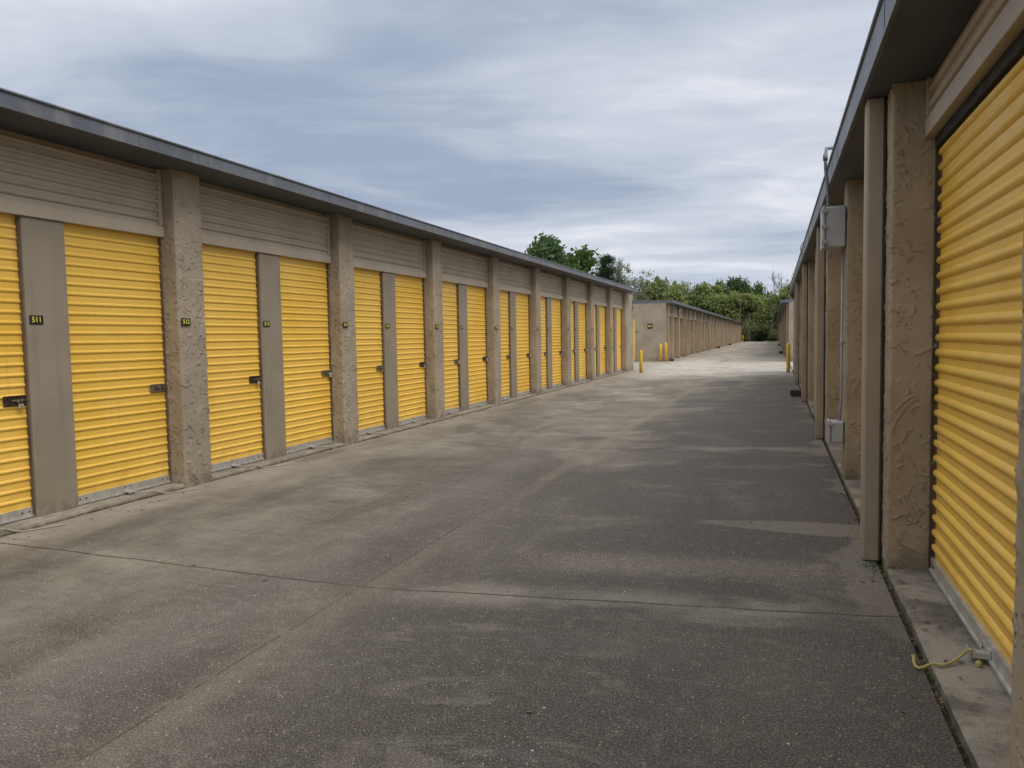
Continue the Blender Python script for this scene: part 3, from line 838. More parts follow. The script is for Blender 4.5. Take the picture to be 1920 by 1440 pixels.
# ================================================================== RIGHT ROW
XR = .655; YR = 5.08; SR = 3.0; ZSR = 2.965
RDX = .915
hpR, hfR = header_meshes(SR-PW, 2.63, ZSR, -1)
me_doorR = curtain(SR-PW-.03, .125, 2.74, .0905, .0165, -1, M_yellow, smooth=False, wave=.004, fl=.42)
me_railR = rail_mesh(SR-PW-.03, -1, .038)
def post_mesh(z1):
    m = MB()
    m.bbox((-.112, 0, .0), (-.008, .165, z1), .012)
    m.box((-.010, -.002, .75), (.004, .0, .77)); 
    return m.mesh('downspout', M_post)
SHADE_STRIP = MB().box((-.034, .0, 2.565), (-.004, SR-PW-.03, 2.629)).mesh('shade_strip', M_gap)  # dark strip added as painted shadow between header and door top
def build_right():
    B = thing('storage_building', 'storage row at the right edge, seen very close, with one huge yellow door', 'building', None, (XR, YR, 0), 0, 'storage rows along the driveway')
    o = Vector((XR, YR, 0))
    def part(name, me, loc=(0,0,0), rz=0, parent=None, **kw):
        return obj(name, me, parent or B, Vector(loc) - (o if parent is None else ZV), rz, **kw)
    yA, yB = -4.0, 30.25
    for k in range(-3, 9):
        y = YR + SR*k
        res = {0: .0065, -1: .008, 1: .009, 2: .011, 3: .016}.get(k, .035)
        part('pillar', pillar_mesh(XR, 1.0, y, PW+(.04 if k == -1 else 0), -.03, ZSR+.001, res, M_stuccoR, -1))
        if k in (0, 2, 4, 6):
            part('downspout', post_mesh(ZSR+.001), (XR, y+.235, 0))
            # ragged dark gap and old caulk between the post and the stucco
            m = MB(); random.seed(k+3); nz = 90; vs = []
            for q in range(nz+1):
                z = .02+(ZSR-.03)*q/nz; a = random.uniform(-.004, .006); b_ = random.uniform(.001, .010) if noise.noise(Vector((k, z*3, 0))) > -.35 else .0005
                vs += [(XR-.0085, y+.236+a, z), (XR-.0085+b_*.4, y+.228-b_+a, z), (XR+.004, y+.228-b_+a, z), (XR+.004, y+.25, z)]
            fs = [(q*4+e, q*4+(e+1) % 4, q*4+4+(e+1) % 4, q*4+4+e) for q in range(nz) for e in range(4)]
            m.add(vs, fs+[(0, 1, 2, 3), (nz*4+3, nz*4+2, nz*4+1, nz*4)])
            part('caulk_joint', m.mesh('caulk_joint', M_gap))
    part('end_pier', pillar_mesh(XR, 1.0, YR+9*SR-1.0, 30.25-(YR+9*SR-1.0), -.03, ZSR+.001, .05, M_stuccoR, -1))
    m = MB(); m.box((1.005, yA, 0), (9.8, yA+.2, ZSR)); m.box((1.0, 30.05, 0), (9.8, 30.25, ZSR)); m.box((9.6, yA+.2, 0), (9.8, 30.05, ZSR)); m.box((1.02, yA+.2, 0), (1.17, 30.05, ZSR))
    part('wall', m.mesh('wall', M_stucco))
    doors = []
    for b in range(-3, 8):
        s = YR + SR*b + PW
        part('header_panel', hpR, (.862, s, 0)); part('header_frame', hfR, (.862, s, 0))
        d = part('roll_up_door', me_doorR, (RDX, s+.015, 0)); doors.append(d)
        obj('shade_strip', SHADE_STRIP, d)
        obj('bottom_rail', me_railR, d)
        m = MB(); w = SR-PW
        m.box((-.030, w-.030, .035), (-.026, w-.016, 2.66)); m.box((-.030, w-.018, .035), (.03, w-.0155, 2.66)); m.box((-.006, w-.06, .035), (-.003, w-.018, 2.66))
        obj('guide_track', m.mesh('guide_track', M_track), d)
    roof_parts(B, .513, 10.1, yA, yB, ZSR, .235, XR, far_over=.0)
    return B, doors
BR, DR = build_right()
# lift handle and yellow rope on the huge door (b=-1 is the one in view)
dn = DR[2]; dy = YR - SR + PW + .015
m = MB()
m.box((-.022, -.05, .07), (-.030, .07, .115), 0); m.box((-.030, -.045, .074), (-.100, .045, .079), 0); m.box((-.095, -.045, .079), (-.100, .045, .10), 0)
m.box((-.030, -.045, .079), (-.098, -.040, .098), 0); m.lathe([(.007, 0), (.006, .004)], (-.034, .055, .09), 8, 1, 'x')
obj('lift_handle', fixn(m.mesh('lift_handle', [M_galv, M_bolt])), dn, (0, 3.74-dy, -.012))
rp = [(.842, 3.72, .062), (.825, 3.72, .088), (.80, 3.715, .078), (.765, 3.685, .058), (.73, 3.655, .044), (.695, 3.625, .043), (.66, 3.63, .042), (.625, 3.635, .022), (.602, 3.64, .012), (.594, 3.68, .014), (.598, 3.73, .03)]
obj('pull_rope', rope_mesh([(x-RDX, y-dy, z) for x, y, z in rp], .0066, M_ropey, 10), dn)
m = MB(); m.lathe([(.004, -.016), (.012, -.010), (.014, 0), (.012, .010), (.004, .016)], (0, 0, 0), 12)
obj('rope_knot', m.mesh('rope_knot', M_ropey, True), dn, (.842-RDX, 3.675-dy, .045))

# ================================================================== FAR ROWS
def build_far(label, xf, sgn, y0, y1, zs, rough, name_face, xw, wall_door=False):
    B = thing('storage_building', label, 'building', None, (xf, y0, 0), 0, 'storage rows along the driveway')
    o = Vector((xf, y0, 0))
    def part(name, me, loc=(0,0,0), rz=0, **kw): return obj(name, me, B, Vector(loc)-o, rz, **kw)
    n = int((y1-y0-.39)/SP)
    dep = .50
    # one pillar mesh, copied
    proto = pillar_mesh(0.0, -sgn*dep, 0, PW, -.03, zs+.001, .06, M_stucco, sgn)
    hp_, hf_ = (hp, hf) if sgn > 0 else (hpF, hfF)
    dm = curtain(LD-.02, .06, 2.60, .0875, .017, sgn, M_yellow, smooth=False)
    dv = MB().bbox((0, 0, .0), (-sgn*.1, .40, 2.573), .004).mesh('divider_panel', M_tan)
    dsm = MB().bbox((sgn*.008, 0, 0), (sgn*.11, .15, zs+.001), .01).mesh('downspout', M_post)
    doors = []
    for k in range(n+1):
        y = y0 + .02 + SP*k
        part('pillar', proto, (xf, y, 0))
        if k % 3 == 0: part('downspout', dsm, (xf, y+.21, 0))
        if k < n:
            s = y+PW
            part('header_panel', hp_, (xf-sgn*.14, s, 0)); part('header_frame', hf_, (xf-sgn*.14, s, 0))
            part('divider_panel', dv, (xf-sgn*.28, s+LD, 0))
            for side in (0, 1):
                if len(doors) < 96: doors.append(part('roll_up_door', dm, (xf-sgn*.36, s+side*(LD+.4)+.01, 0)))
    ye = y0 + .02 + SP*n + PW
    m = MB()
    if ye < y1: m.box((xf-sgn*.004, ye, -.02), (xf-sgn*dep, y1, zs))
    m.box((xf-sgn*.004, y0-.10, -.03), (xw, y0+.016, zs))
    m.box((xf-sgn*.501, y1-.2, -.03), (xw, y1, zs)); m.box((xw, y0+.016, -.03), (xw+sgn*.2, y1-.2, zs)); m.box((xf-sgn*.501, y0+.016, 0), (xf-sgn*.65, y1-.2, zs))
    part('wall', m.mesh('wall', M_stucco))
    m = MB(); roof_parts_at(B, o, xf+sgn*.42, xw-sgn*.3, y0, y1, zs)
    return B, part
def roof_parts_at(B, o, xa, xb, y0, y1, zs):
    before = set(B.children)
    roof_parts(B, xa, xb, y0, y1, zs, .13, xa, over_y=.10, far_over=.10)
    for c in B.children:
        if c not in before: c.location = -o
for c in BL.children:
    if c.name.split('.')[0] in ('fascia', 'soffit', 'roof'): c.location = -Vector((-5.75, Y0, 0))
for c in BR.children:
    if c.name.split('.')[0] in ('fascia', 'soffit', 'roof'): c.location = -Vector((XR, YR, 0))
hpF, hfF = header_meshes(SP-PW, 2.575, 3.10, -1)
BF, partF = build_far('far storage row on the left with a blank tan end wall bearing an 800 plate', XF, 1, 42.5, 141.0, ZS, 0, None, -15.0)
plate(BF, '800', Vector((-6.62, 42.385, 1.98))-Vector((XF, 42.5, 0)), '-y', w=.27, h=.27, size=.14, label='square black plate with yellow numerals 800')
plate(BF, '814', Vector((-7.36, 42.385, 1.69))-Vector((XF, 42.5, 0)), '-y', w=.13, h=.05, size=.042)
dE = curtain(1.1, .06, 2.36, .0875, .017, 1, M_yellow)
de = obj('roll_up_door', dE, BF, Vector((-8.55, 42.475, 0))-Vector((XF, 42.5, 0)), -pi/2)
de.location = Vector((-8.56, 42.39, 0))-Vector((XF, 42.5, 0))
BG, partG = build_far('far storage row on the right, mostly hidden behind the near right row', XR, -1, 41.5, 141.0, 3.05, 0, None, 10.0)

for (y, t) in ((43.0, 'first'), ):
    pass
# padlocks on far row: tiny pale dots
for x, y, z, lab in ((-6.03, 44.05, 1.03, 'pale padlock on the first door past the 800 end wall'), (-6.03, 45.60, 1.05, 'pale padlock on the second door of the far left row'), (-6.03, 51.7, 1.0, 'pale padlock on a middle door of the far left row')):
    thing('padlock', lab, 'padlock', ME_LOCK['disc'], (x, y, z), 0, 'padlocks on the far left row')

# ================================================================== bollards
def bollard(x, y, h, label, rad=.065, tilt=0.0, collar=False):
    t = thing('bollard', label, 'bollard', None, (x, y, gz(x)), 0, 'yellow bollards at the building corners')
    m = MB(); m.lathe([(rad, -.02), (rad, h-.05), (rad*.93, h-.025), (rad*.7, h-.006), (rad*.3, h+.002)], (0, 0, 0), 24)
    b = obj('post', m.mesh('post', M_bollard, True), t)
    if collar:
        m = MB(); m.lathe([(rad+.001, 0), (rad+.016, .01), (rad+.016, .05), (rad+.001, .06)], (0, 0, h-.16), 24); obj('collar', m.mesh('collar', M_bollard, True), t)
    m = MB(); m.lathe([(rad+.05, -.01), (rad+.045, .006), (rad, .012)], (0, 0, 0), 20); obj('footing', m.mesh('footing', M_sill, True), t)
    t.rotation_euler = (0, tilt, 0)
    return t
bollard(-5.11, 30.35, .90, 'yellow bollard standing alone just past the end of the near left row')
bollard(.47, 30.2, 1.10, 'yellow bollard with a collar at the end of the near right row', collar=True)
bollard(-5.98, 42.05, 1.0, 'left one of two yellow bollards before the 800 end wall')
bollard(-5.70, 42.1, 1.05, 'right one of two yellow bollards at the corner of the 800 end wall')
bollard(-5.50, 141.8, 1.15, 'tiny distant yellow bollard at the far end of the left row', rad=.09)
bollard(.70, 141.8, 1.2, 'tiny distant yellow bollard at the far end of the right row', rad=.09)

# ================================================================== splash blocks
def splash(x, y, label, sx=.22, sy=.35, h=.13):
    m = MB()
    m.bbox((-sx/2, -sy/2, 0), (sx/2, sy/2, h*.25), .008)
    m.bbox((-sx/2, -sy/2, h*.25), (-sx/2+.03, sy/2, h), .008); m.bbox((sx/2-.03, -sy/2, h*.25), (sx/2, sy/2, h), .008); m.bbox((-sx/2+.03, -sy/2, h*.25), (sx/2-.03, -sy/2+.03, h), .008)
    thing('splash_block', label, 'splash block', m.mesh('splash_block', M_block), (x, y, gz(x)+.002), 0, 'maroon splash blocks under downspouts')
splash(.47, 19.0, 'dark red splash block poking out at the foot of the near right row', .26, .35, .15)
splash(-5.52, 43.1, 'dark red splash block at the corner foot of the far left row beside the bollard')
splash(-5.50, 80.0, 'dark red splash block halfway down the far left row', .3, .5, .18)
splash(-5.50, 101.0, 'small dark splash block near the distant end of the far left row', .3, .5, .18)
splash(.40, 57.5, 'dark red splash block along the far right row beyond the collared bollard', .28, .5, .18)
splash(.42, 92.0, 'small dark splash block toward the end of the far right row', .28, .5, .18)

# ================================================================== lamps, boxes, conduit
def wall_lamp(x, y, z, sgn, label, s=1.0, rz=0.0):
    t = thing('security_light', label, 'light', None, (x, y, z), rz, 'security lights under the eaves')
    m = MB(); vs = [(0, -.12*s, .10*s), (0, .12*s, .10*s), (0, .12*s, -.06*s), (0, -.12*s, -.06*s), (sgn*.14*s, -.11*s, .09*s), (sgn*.14*s, .11*s, .09*s), (sgn*.05*s, .11*s, -.06*s), (sgn*.05*s, -.11*s, -.06*s)]
    m.add(vs, [(0,1,2,3),(0,4,5,1),(1,5,6,2),(2,6,7,3),(3,7,4,0),(4,7,6,5)])
    obj('housing', fixn(m.mesh('housing', M_lampbody)), t)
    m = MB(); a = Vector((sgn*.147*s, 0, .075*s)); b = Vector((sgn*.060*s, 0, -.058*s)); h = .10*s
    nn = Vector((sgn*.006, 0, -.004))
    m.add([a+Vector((0,-h,0)), a+Vector((0,h,0)), b+Vector((0,h,0)), b+Vector((0,-h,0))]+[a+nn+Vector((0,-h,0)), a+nn+Vector((0,h,0)), b+nn+Vector((0,h,0)), b+nn+Vector((0,-h,0))], [(0,1,2,3),(4,5,6,7),(0,1,5,4),(1,2,6,5),(2,3,7,6),(3,0,4,7)])
    obj('lens', fixn(m.mesh('lens', M_lens)), t)
wall_lamp(XF+.008, 47.6, 3.02, 1, 'white faced security light under the eave at the start of the far left row', 1.3)
wall_lamp(XF+.008, 71.0, 3.02, 1, 'small security light under the eave halfway along the far left row', 1.3)
wall_lamp(XR-.012, 29.6, 2.80, -1, 'dark security light with pale lens at the far end of the near right row', 1.25)
wall_lamp(XR-.008, 71.0, 2.85, -1, 'small security light on the far right row', 1.3)
wall_lamp(-7.60, 42.39, 2.55, 1, 'small dark light above the yellow door in the 800 end wall', .7, -pi/2)

# big grey enclosure on second right pillar
yb = YR+SR
def grey_box(x0, y0, z0, dx, dy, dz, label, big):
    t = thing('electrical_box', label, 'electrical box', None, (x0, y0, z0), 0, 'grey electrical boxes on the right row')
    m = MB(); m.bbox((-dx+.03, 0, 0), (0, dy, dz), .012); obj('enclosure', m.mesh('enclosure', M_box, False), t)
    m = MB(); m.bbox((-dx, -.008, -.008), (-dx+.028, dy+.008, dz+.008), .008); obj('lid', m.mesh('lid', M_box), t)
    for i, z in enumerate((dz*.12, dz*.5, dz*.88) if big else (dz*.85,)):
        m = MB(); m.bbox((-dx-.006, -.018, z-.018), (-dx+.05, -.008, z+.018), .003); m.tube([(-dx+.02, -.02, z), (-dx+.055, -.016, z+.012)], .004, 6)
        obj('latch', m.mesh('latch', M_conduit), t)
    return t
tb = grey_box(.648, yb+.01, 2.33, .215, .34, .40, 'large grey electrical box high on the second pillar of the right row', True)
m = MB(); m.tube([(-.16, .05, .40), (-.16, .05, .46), (-.165, .06, .60), (-.185, .07, .78), (-.187, .08, .90), (-.175, .12, .985), (-.11, .18, 1.0), (-.04, .2, .99)], .016, 10)
m.tube([(-.187, .078, .86), (-.187, .081, .92)], .023, 10); m.tube([(-.16, .05, .405), (-.16, .05, .43)], .024, 10)
obj('conduit', m.mesh('conduit', M_conduitd, True), tb)
tl = grey_box(.650, yb+.03, .385, .15, .20, .22, 'small grey electrical box low on the second pillar of the right row', False)
m = MB(); m.tube([(-.035, .08, .22), (-.035, .08, .32), (-.022, .08, .40), (-.022, .08, 1.94)], .0125, 10); m.tube([(-.022, .08, 1.0), (-.022, .08, 1.03)], .018, 10); m.box((-.045, .05, .995), (.01, .11, 1.005))
obj('conduit', m.mesh('conduit', M_conduit, True), tl)
m = MB(); pts = [(.50, 15.75, 3.235)] + [(.50-.035*sin(pi*i/8), 15.75+.5*i/8, 3.235-.16*i/8) for i in range(1, 9)]
m.tube([(.55, 15.70, 3.22)]+pts+[(.506, 16.3, 3.05)], .008, 8)
thing('cable', 'thin grey cable looping out over the edge of the right eave', 'cable', m.mesh('cable', M_conduit, True))

# ================================================================== weeds and litter in the right crack
def weeds():
    m = MB(); random.seed(11)
    def leaf(x, y, z, s, mi):
        a = random.uniform(0, 2*pi); t = random.uniform(.1, 1.0); d = Vector((cos(a)*cos(t), sin(a)*cos(t), sin(t)))
        w = d.cross(Vector((0, 0, 1))).normalized()*s*.32; p = Vector((x, y, z))
        m.add([p, p+d*s*.5+w, p+d*s, p+d*s*.5-w], [(0, 1, 2, 3)], mi)
    for i in range(2300):
        y = random.uniform(2.2, 16)
        dens = noise.noise(Vector((3, y*1.5, 0)))
        if y < 4.2: dens += .25
        if dens < .16 and random.random() < .86: continue
        leaf(random.gauss(.642, .008), y, -.02, random.uniform(.008, .024), 0 if random.random() < .45 else 1)
    for i in range(260):   # moss tuft at the foot of the first pillar
        leaf(.60+random.gauss(0, .035), 5.20+random.gauss(0, .09), -.006, random.uniform(.008, .022), 0)
    for i in range(160): leaf(.615+random.gauss(0, .02), 11.6+random.gauss(0, .12), -.004, random.uniform(.02, .05), 0)
    return m.mesh('weeds', [LEAF['weed'], M_litter])
M_litter = m_metal('dry_leaf', (.15, .10, .055), .8, 0, .4, 50)
o = obj('weeds', weeds(), None); o['kind'] = 'stuff'; o['label'] = 'small green weeds and dry leaves in the crack along the right sill'
# pebbles lying about
def pebbles():
    m = MB(); random.seed(5)
    for i in range(90):
        y = 1.7 + 9*random.random()**1.6; x = random.uniform(-5, .55)
        if i < 35: x = random.choice([random.uniform(.2, .58), random.uniform(-5.6, -5.2)])
        s = random.uniform(.004, .010); z = gz(x)+s*.25
        vs = []
        for k in range(6):
            q = k*pi/3+random.uniform(-.3, .3); rr = s*random.uniform(.6, 1.2); vs.append((x+rr*cos(q), y+rr*sin(q), z-s*.3))
        for k in range(6):
            q = k*pi/3; rr = s*random.uniform(.3, .7); vs.append((x+rr*cos(q), y+rr*sin(q), z+s*random.uniform(.3, .5)))
        m.add(vs, [(k, (k+1) % 6, 6+(k+1) % 6, 6+k) for k in range(6)]+[(6, 7, 8, 9, 10, 11)])
    return m.mesh('pebbles', M_sill)
o = obj('pebbles', pebbles(), None); o['kind'] = 'stuff'; o['label'] = 'scattered small stone chips on the concrete'

def leaves():
    m = MB(); random.seed(77)
    spots = [(random.gauss(-5.62, .09), random.uniform(3.4, 14)) for _ in range(70)] + [(random.gauss(.56, .05), random.uniform(2.1, 9)) for _ in range(45)] + [(random.uniform(-5, .4), random.uniform(2.6, 12)) for _ in range(26)] + [(random.uniform(.69, .86), random.uniform(2.7, 5.0)) for _ in range(12)]
    for x, y in spots:
        z = (.036 if x > .665 else (gz(x) if x > -5.74 else .05))+.002; a = random.uniform(0, 6.28); L = random.uniform(.010, .024); w = L*random.uniform(.3, .5)
        d = Vector((cos(a), sin(a), 0)); n_ = Vector((-sin(a), cos(a), 0)); p = Vector((x, y, z))
        m.add([p-d*L, p-n_*w+Vector((0, 0, .004)), p+d*L, p+n_*w+Vector((0, 0, .006))], [(0, 1, 2, 3)])
    return m.mesh('dry_leaves', M_litter)
o = obj('dry_leaves', leaves(), None); o['kind'] = 'stuff'; o['label'] = 'small dry brown leaves scattered on the concrete'
# ================================================================== trees
def crown_mesh(kind, seed, Wd, H, zb, mat, nl, ls, gap=.0):
    """leaf faces gathered in clumps filling an uneven crown; base at z=zb, top at H, width Wd"""
    rnd = random.Random(seed); m = MB(); cl = []
    zc = (zb+H)/2; hz = (H-zb)/2
    nc = {'pine': 90, 'sparse': 70}.get(kind, 230)
    lobes = [(rnd.uniform(-.5, .5), rnd.uniform(-.5, .5), -.75+1.38*q/13, rnd.uniform(.36, .52)) for q in range(14)]
    while len(cl) < nc:
        lx, ly, lz, lr = rnd.choice(lobes)
        q = Vector((rnd.gauss(0, 1), rnd.gauss(0, 1), rnd.gauss(0, 1))).normalized()*lr*rnd.uniform(.25, 1.0)
        x, y, z = lx+q.x, ly+q.y, lz+q.z*.9
        if kind == 'pine':
            z = rnd.uniform(-1, 1); rr = (1-z)/2*.8+.15; a = rnd.uniform(0, 2*pi); d = rr*math.sqrt(rnd.random()); x, y = d*cos(a), d*sin(a)
        if x*x+y*y+abs(z)**(4 if z < 0 else 2) > 1.02: continue
        cl.append(Vector((x*Wd/2, y*Wd/2, zc+z*hz)))
    per = nl//nc; cs = Wd*(.085 if kind != 'sparse' else .10)
    for c in cl:
        k = rnd.uniform(.6, 1.35)
        for i in range(int(per*k)):
            q = Vector((rnd.gauss(0, 1), rnd.gauss(0, 1), rnd.gauss(0, .75)))*cs*k*.75
            p = c+q
            if p.z < zb*.6: continue
            a = Vector((rnd.gauss(0, 1), rnd.gauss(0, 1), rnd.gauss(0, .8))).normalized(); b = a.cross(Vector((rnd.gauss(0, 1), rnd.gauss(0, 1), rnd.gauss(0, 1)))).normalized()
            s = ls*rnd.uniform(.55, 1.3)
            if kind == 'pine': a *= 1.8; b *= .35
            m.add([p-a*s-b*s*.25, p+b*s*.7, p+a*s, p-b*s*.7+a*s*.2], [(0, 1, 2, 3)])
    return m.mesh('crown', mat), cl
def trunk_mesh(H, zb, cl, seed, mat, rad, twigs=False, n=14):
    rnd = random.Random(seed+99); m = MB()
    top = H*.86 if not twigs else H*.8
    pts = []; x = y = 0
    for i in range(9):
        t = i/8; pts.append(Vector((x, y, -.4+(top+.4)*t))); x += rnd.gauss(0, .09)*H/10; y += rnd.gauss(0, .09)*H/10
    m.tube(pts, [rad*(1.25 if i == 0 else 1)*(1-.82*i/8) for i in range(9)], 8)
    tg = rnd.sample(cl, min(n, len(cl)))
    for c in tg:
        k = rnd.uniform(.3, .8); i = int(k*8); b = pts[i]
        if c.z < b.z: b = pts[max(2, i-3)]
        mid = b.lerp(c, .5)+Vector((rnd.gauss(0, .15), rnd.gauss(0, .15), -.15))
        r0 = rad*.38*(1-k*.6)
        m.tube([b, mid, c], [r0, r0*.65, r0*.25], 5)
        if twigs:
            for j in range(9):
                t = rnd.uniform(.3, 1); s = mid.lerp(c, t); d = Vector((rnd.gauss(0, .5), rnd.gauss(0, .5), abs(rnd.gauss(.5, .5))))*H*.085
                e = s+d; m.tube([s, s+d*.5+Vector((0, 0, .05)), e], [r0*.4, r0*.28, r0*.15], 4)
                for q in range(4):
                    f_ = s+d*rnd.uniform(.3, 1); g = f_+Vector((rnd.gauss(0, .3), rnd.gauss(0, .3), abs(rnd.gauss(.35, .3))))*H*.06
                    m.tube([f_, g], [r0*.2, r0*.12], 3)
    return m.mesh('trunk', mat, True)

CACHE = {}
def tree(x, y, H, Wd, kind, label, cat='tree', var=0, rz=None):
    """H height, Wd crown width; meshes are shared between trees of a kind and scaled"""
    spec = {'dark': ('broad', 'dark', .10, 22000, .22, .15, M_bark), 'mid': ('broad', 'mid', .10, 22000, .22, .13, M_bark), 'green': ('broad', 'olive', .03, 17000, .22, .10, M_barkg),
            'light': ('broad', 'light', .02, 17000, .22, .09, M_barkg), 'pine': ('pine', 'pine', .15, 14000, .12, .14, M_bark), 'wispy': ('sparse', 'grey', .2, 3600, .13, .09, M_barkg),
            'bare': ('sparse', 'grey', .35, 0, .1, .10, M_barkg), 'shrub': ('broad', 'shade', .0, 7000, .2, .05, M_barkg), 'brush': ('broad', 'brush', .0, 6000, .2, .04, M_bark)}[kind]
    key = (kind, var)
    Hn, Wn = 10.0, {'dark': 8.0, 'pine': 5.5, 'bare': 5.5, 'wispy': 5.0}.get(kind, 7.0)
    if key not in CACHE:
        if kind == 'bare':
            _, cl = crown_mesh('sparse', var*7+3, Wn, Hn, Hn*.35, LEAF['grey'], 70, .1); cr = None
            tk = trunk_mesh(Hn, 0, cl, var, M_bark, .20, True, 26)
        else:
            cr, cl = crown_mesh(spec[0], var*17+len(kind), Wn, Hn, Hn*spec[2], LEAF[spec[1]], spec[3], spec[4])
            tk = trunk_mesh(Hn, 0, cl, var, spec[6], spec[5]*1.2, kind == 'wispy')
        CACHE[key] = (cr, tk)
    cr, tk = CACHE[key]
    t = thing({'shrub': 'shrub', 'brush': 'bush', 'pine': 'pine_tree', 'bare': 'bare_tree'}.get(kind, 'tree'), label, cat, None, (x, y, terr(x, y)-.05), rz if rz is not None else random.uniform(0, 6.28), 'trees beyond the storage rows')
    sx = Wd/Wn; sz = H/Hn; t.scale = (sx, sx, sz)
    if cr: obj('crown', cr, t)
    obj('trunk', tk, t)
    return t
random.seed(21)
T = [
 (-23.7, 75, 12.2, 9.2, 'dark', 0, 'tall dark green tree rising over the middle of the near left roof'),
 (-21.2, 78, 11.5, 7.4, 'mid', 0, 'rounded mid green tree touching the right side of the tall dark one above the roof'),
 (-18.3, 85, 10.4, 6.2, 'pine', 0, 'dark conifer above the far end of the near left roof'),
 (-18.4, 98, 12.0, 3.6, 'wispy', 0, 'thin leafed grey tree right behind the dark conifer'),
 (-18.4, 110, 11.6, 4.4, 'wispy', 1, 'airy grey tree over the 800 end wall'),
 (-21.0, 132, 11.2, 7.5, 'green', 0, 'olive green tree above the left side of the 800 end wall'),
 (-19.0, 142, 11.0, 6.8, 'light', 0, 'yellow green tree behind the corner of the 800 end wall'),
 (-17.4, 152, 13.0, 5.0, 'wispy', 2, 'airy tree poking above the row behind the first third of the far left roof'),
 (-15.0, 150, 11.1, 7.0, 'green', 1, 'olive tree behind the first third of the far left roof'),
 (-12.4, 156, 11.9, 6.6, 'light', 1, 'yellow green tree behind the middle of the far left roof'),
 (-10.8, 168, 13.6, 5.0, 'dark', 1, 'small round dark treetop left of the largest dark treetop'),
 (-7.5, 172, 14.6, 8.0, 'dark', 0, 'largest dark green treetop over the end of the driveway'),
 (-4.3, 170, 12.8, 5.4, 'mid', 1, 'low dark treetop sloping off to the right of the largest one'),
 (-17.2, 147, 9.4, 6.6, 'light', 2, 'low spring green tree just above the far left roof near its corner'),
 (-13.3, 148, 9.2, 6.6, 'green', 2, 'low olive tree above the second quarter of the far left roof'),
 (-10.0, 149, 9.8, 6.8, 'light', 0, 'spring green tree above the third quarter of the far left roof'),
 (-6.4, 150, 9.5, 6.4, 'light', 1, 'spring green tree above the end of the far left roof'),
 (-3.3, 151, 9.1, 6.0, 'light', 2, 'spring green tree straight behind the end of the driveway, left of centre'),
 (-.8, 152, 9.2, 5.6, 'green', 0, 'olive tree straight behind the end of the driveway, right of centre'),
 (1.9, 153, 10.6, 6.6, 'light', 0, 'bright green domed tree behind the far right row'),
 (4.6, 146, 10.9, 5.6, 'green', 1, 'olive tree hugging the eave of the near right row'),
 (.9, 158, 15.9, 4.6, 'bare', 0, 'bare leafless tree standing above the bright domed tree'),
 (3.7, 153, 15.6, 4.2, 'bare', 1, 'bare leafless tree right beside the edge of the near right eave'),
 (-1.0, 161, 12.4, 3.6, 'bare', 2, 'short bare tree left of the tall bare one'),
]
for x, y, H, w, k, v, lab in T: tree(x, y, H*(1.05 if k in ('green', 'light') else 1), w*(1.08 if k in ('green', 'light') else 1), k, lab, 'tree', v)
for i_, (x, y, H, w, k, v) in enumerate([(-26, 140, 9, 8, 'green', 1), (-24, 152, 10.5, 8, 'light', 2), (-8.2, 160, 10.3, 8, 'green', 2), (-14.5, 162, 11.4, 8, 'green', 0), (-19.5, 160, 11.2, 8, 'green', 1), (-3.6, 160, 9.8, 7.5, 'light', 0), (1.0, 161, 10.2, 7.5, 'green', 2), (6.0, 158, 11.0, 8, 'light', 1), (9.5, 150, 11, 8, 'green', 0)]):
    tree(x, y, H, w, k, ['olive','olive','yellow green'][i_ % 3]+' tree, second rank of the wood, '+['far left','behind the 800 end wall','over the far left roof end','over the middle of the far left roof','over the far left roof start','behind the drive end','behind the bright domed tree','behind the far right row','at the extreme right'][i_], 'tree', v)
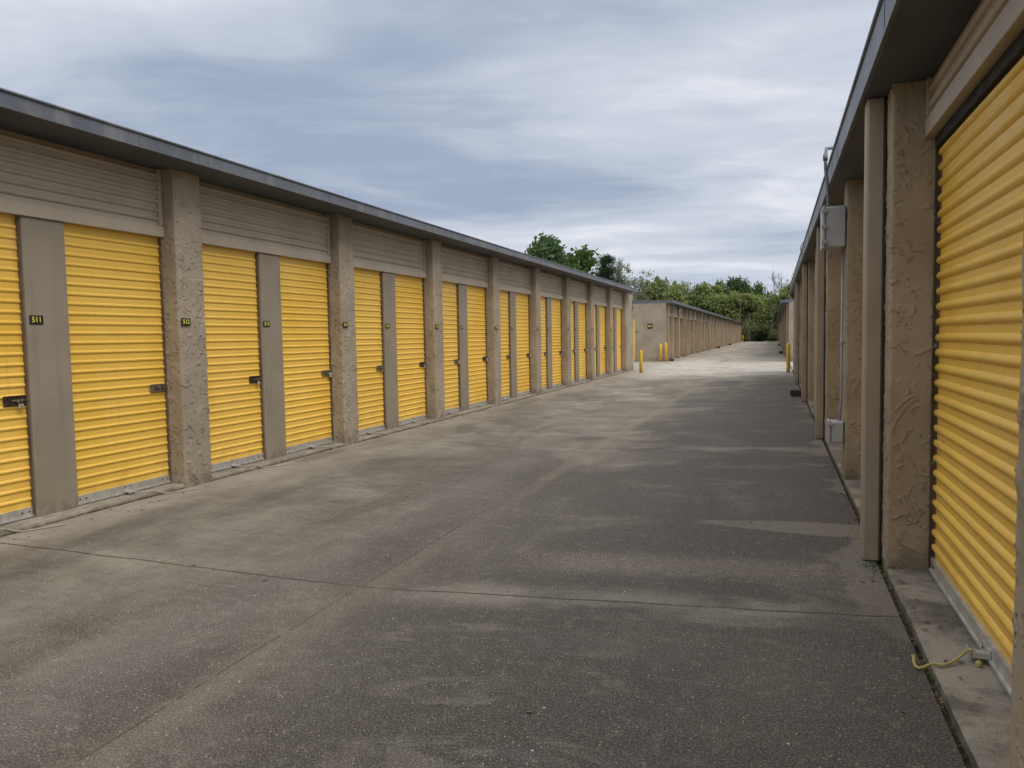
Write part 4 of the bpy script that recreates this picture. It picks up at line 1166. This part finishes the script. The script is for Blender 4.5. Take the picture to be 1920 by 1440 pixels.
B_ = [(-6.9, 145.6, 3.6, 3.2, 'shrub', 0, 'shady shrub beside the distant left bollard'),
      (-5.0, 145.2, 3.2, 2.6, 'shrub', 1, 'shady shrub with pale stems left of the dark bush'),
      (-3.5, 147.5, 3.4, 2.6, 'shrub', 0, 'shrub behind the dark bush on its left'),
      (-1.2, 147.5, 3.4, 3.0, 'shrub', 1, 'shrub behind the dark bush on its right'),
      (-.2, 145.6, 2.6, 2.6, 'shrub', 0, 'shady shrub right of the dark bush'),
      (1.4, 146.4, 3.8, 2.8, 'shrub', 1, 'shrub at the distant end of the far right row')]
for x, y, H, w, k, v, lab in B_: tree(x, y, H, w, k, lab, 'shrub', v)
tree(-2.35, 144.6, 2.3, 2.6, 'brush', 'dark tangled bush in deep shade at the end of the driveway', 'bush', 0)
# pale thin trunks standing at the wood's edge
for i, (x, y, h, r_, lab) in enumerate(((-4.45, 144.4, 5.0, .07, 'thin pale leaning trunk at the wood edge near the left bollard'), (-6.2, 146.5, 8.5, .10, 'tall thin pale trunk in front of the spring green wood'), (-.4, 147, 6.0, .07, 'thin pale trunk right of the dark bush'))):
    rnd = random.Random(i); pts = [Vector((rnd.gauss(0, .1)*j*.4, rnd.gauss(0, .1)*j*.3, -.3+h*j/6)) for j in range(7)]
    m = MB(); m.tube(pts, [r_*(1-.1*j) for j in range(7)], 7)
    for j in range(3, 7):
        for q in range(2):
            e = pts[j]+Vector((rnd.gauss(0, .7), rnd.gauss(0, .5), rnd.uniform(.5, 1.3))); m.tube([pts[j], (pts[j]+e)/2+Vector((0, 0, .1)), e], [r_*.4, r_*.25, r_*.1], 4)
    tt = thing('sapling', lab, 'tree', None, (x, y, terr(x, y)), 0, 'trees beyond the storage rows')
    obj('trunk', m.mesh('trunk', M_barkg, True), tt)

# ------------------------------------------------------------------ render settings
S.view_settings.view_transform = 'Standard'; S.view_settings.look = 'None'
S.view_settings.exposure = 0.45; S.view_settings.gamma = 1.0
try:
    S.cycles.max_bounces = 6; S.cycles.use_denoising = True
except Exception: pass
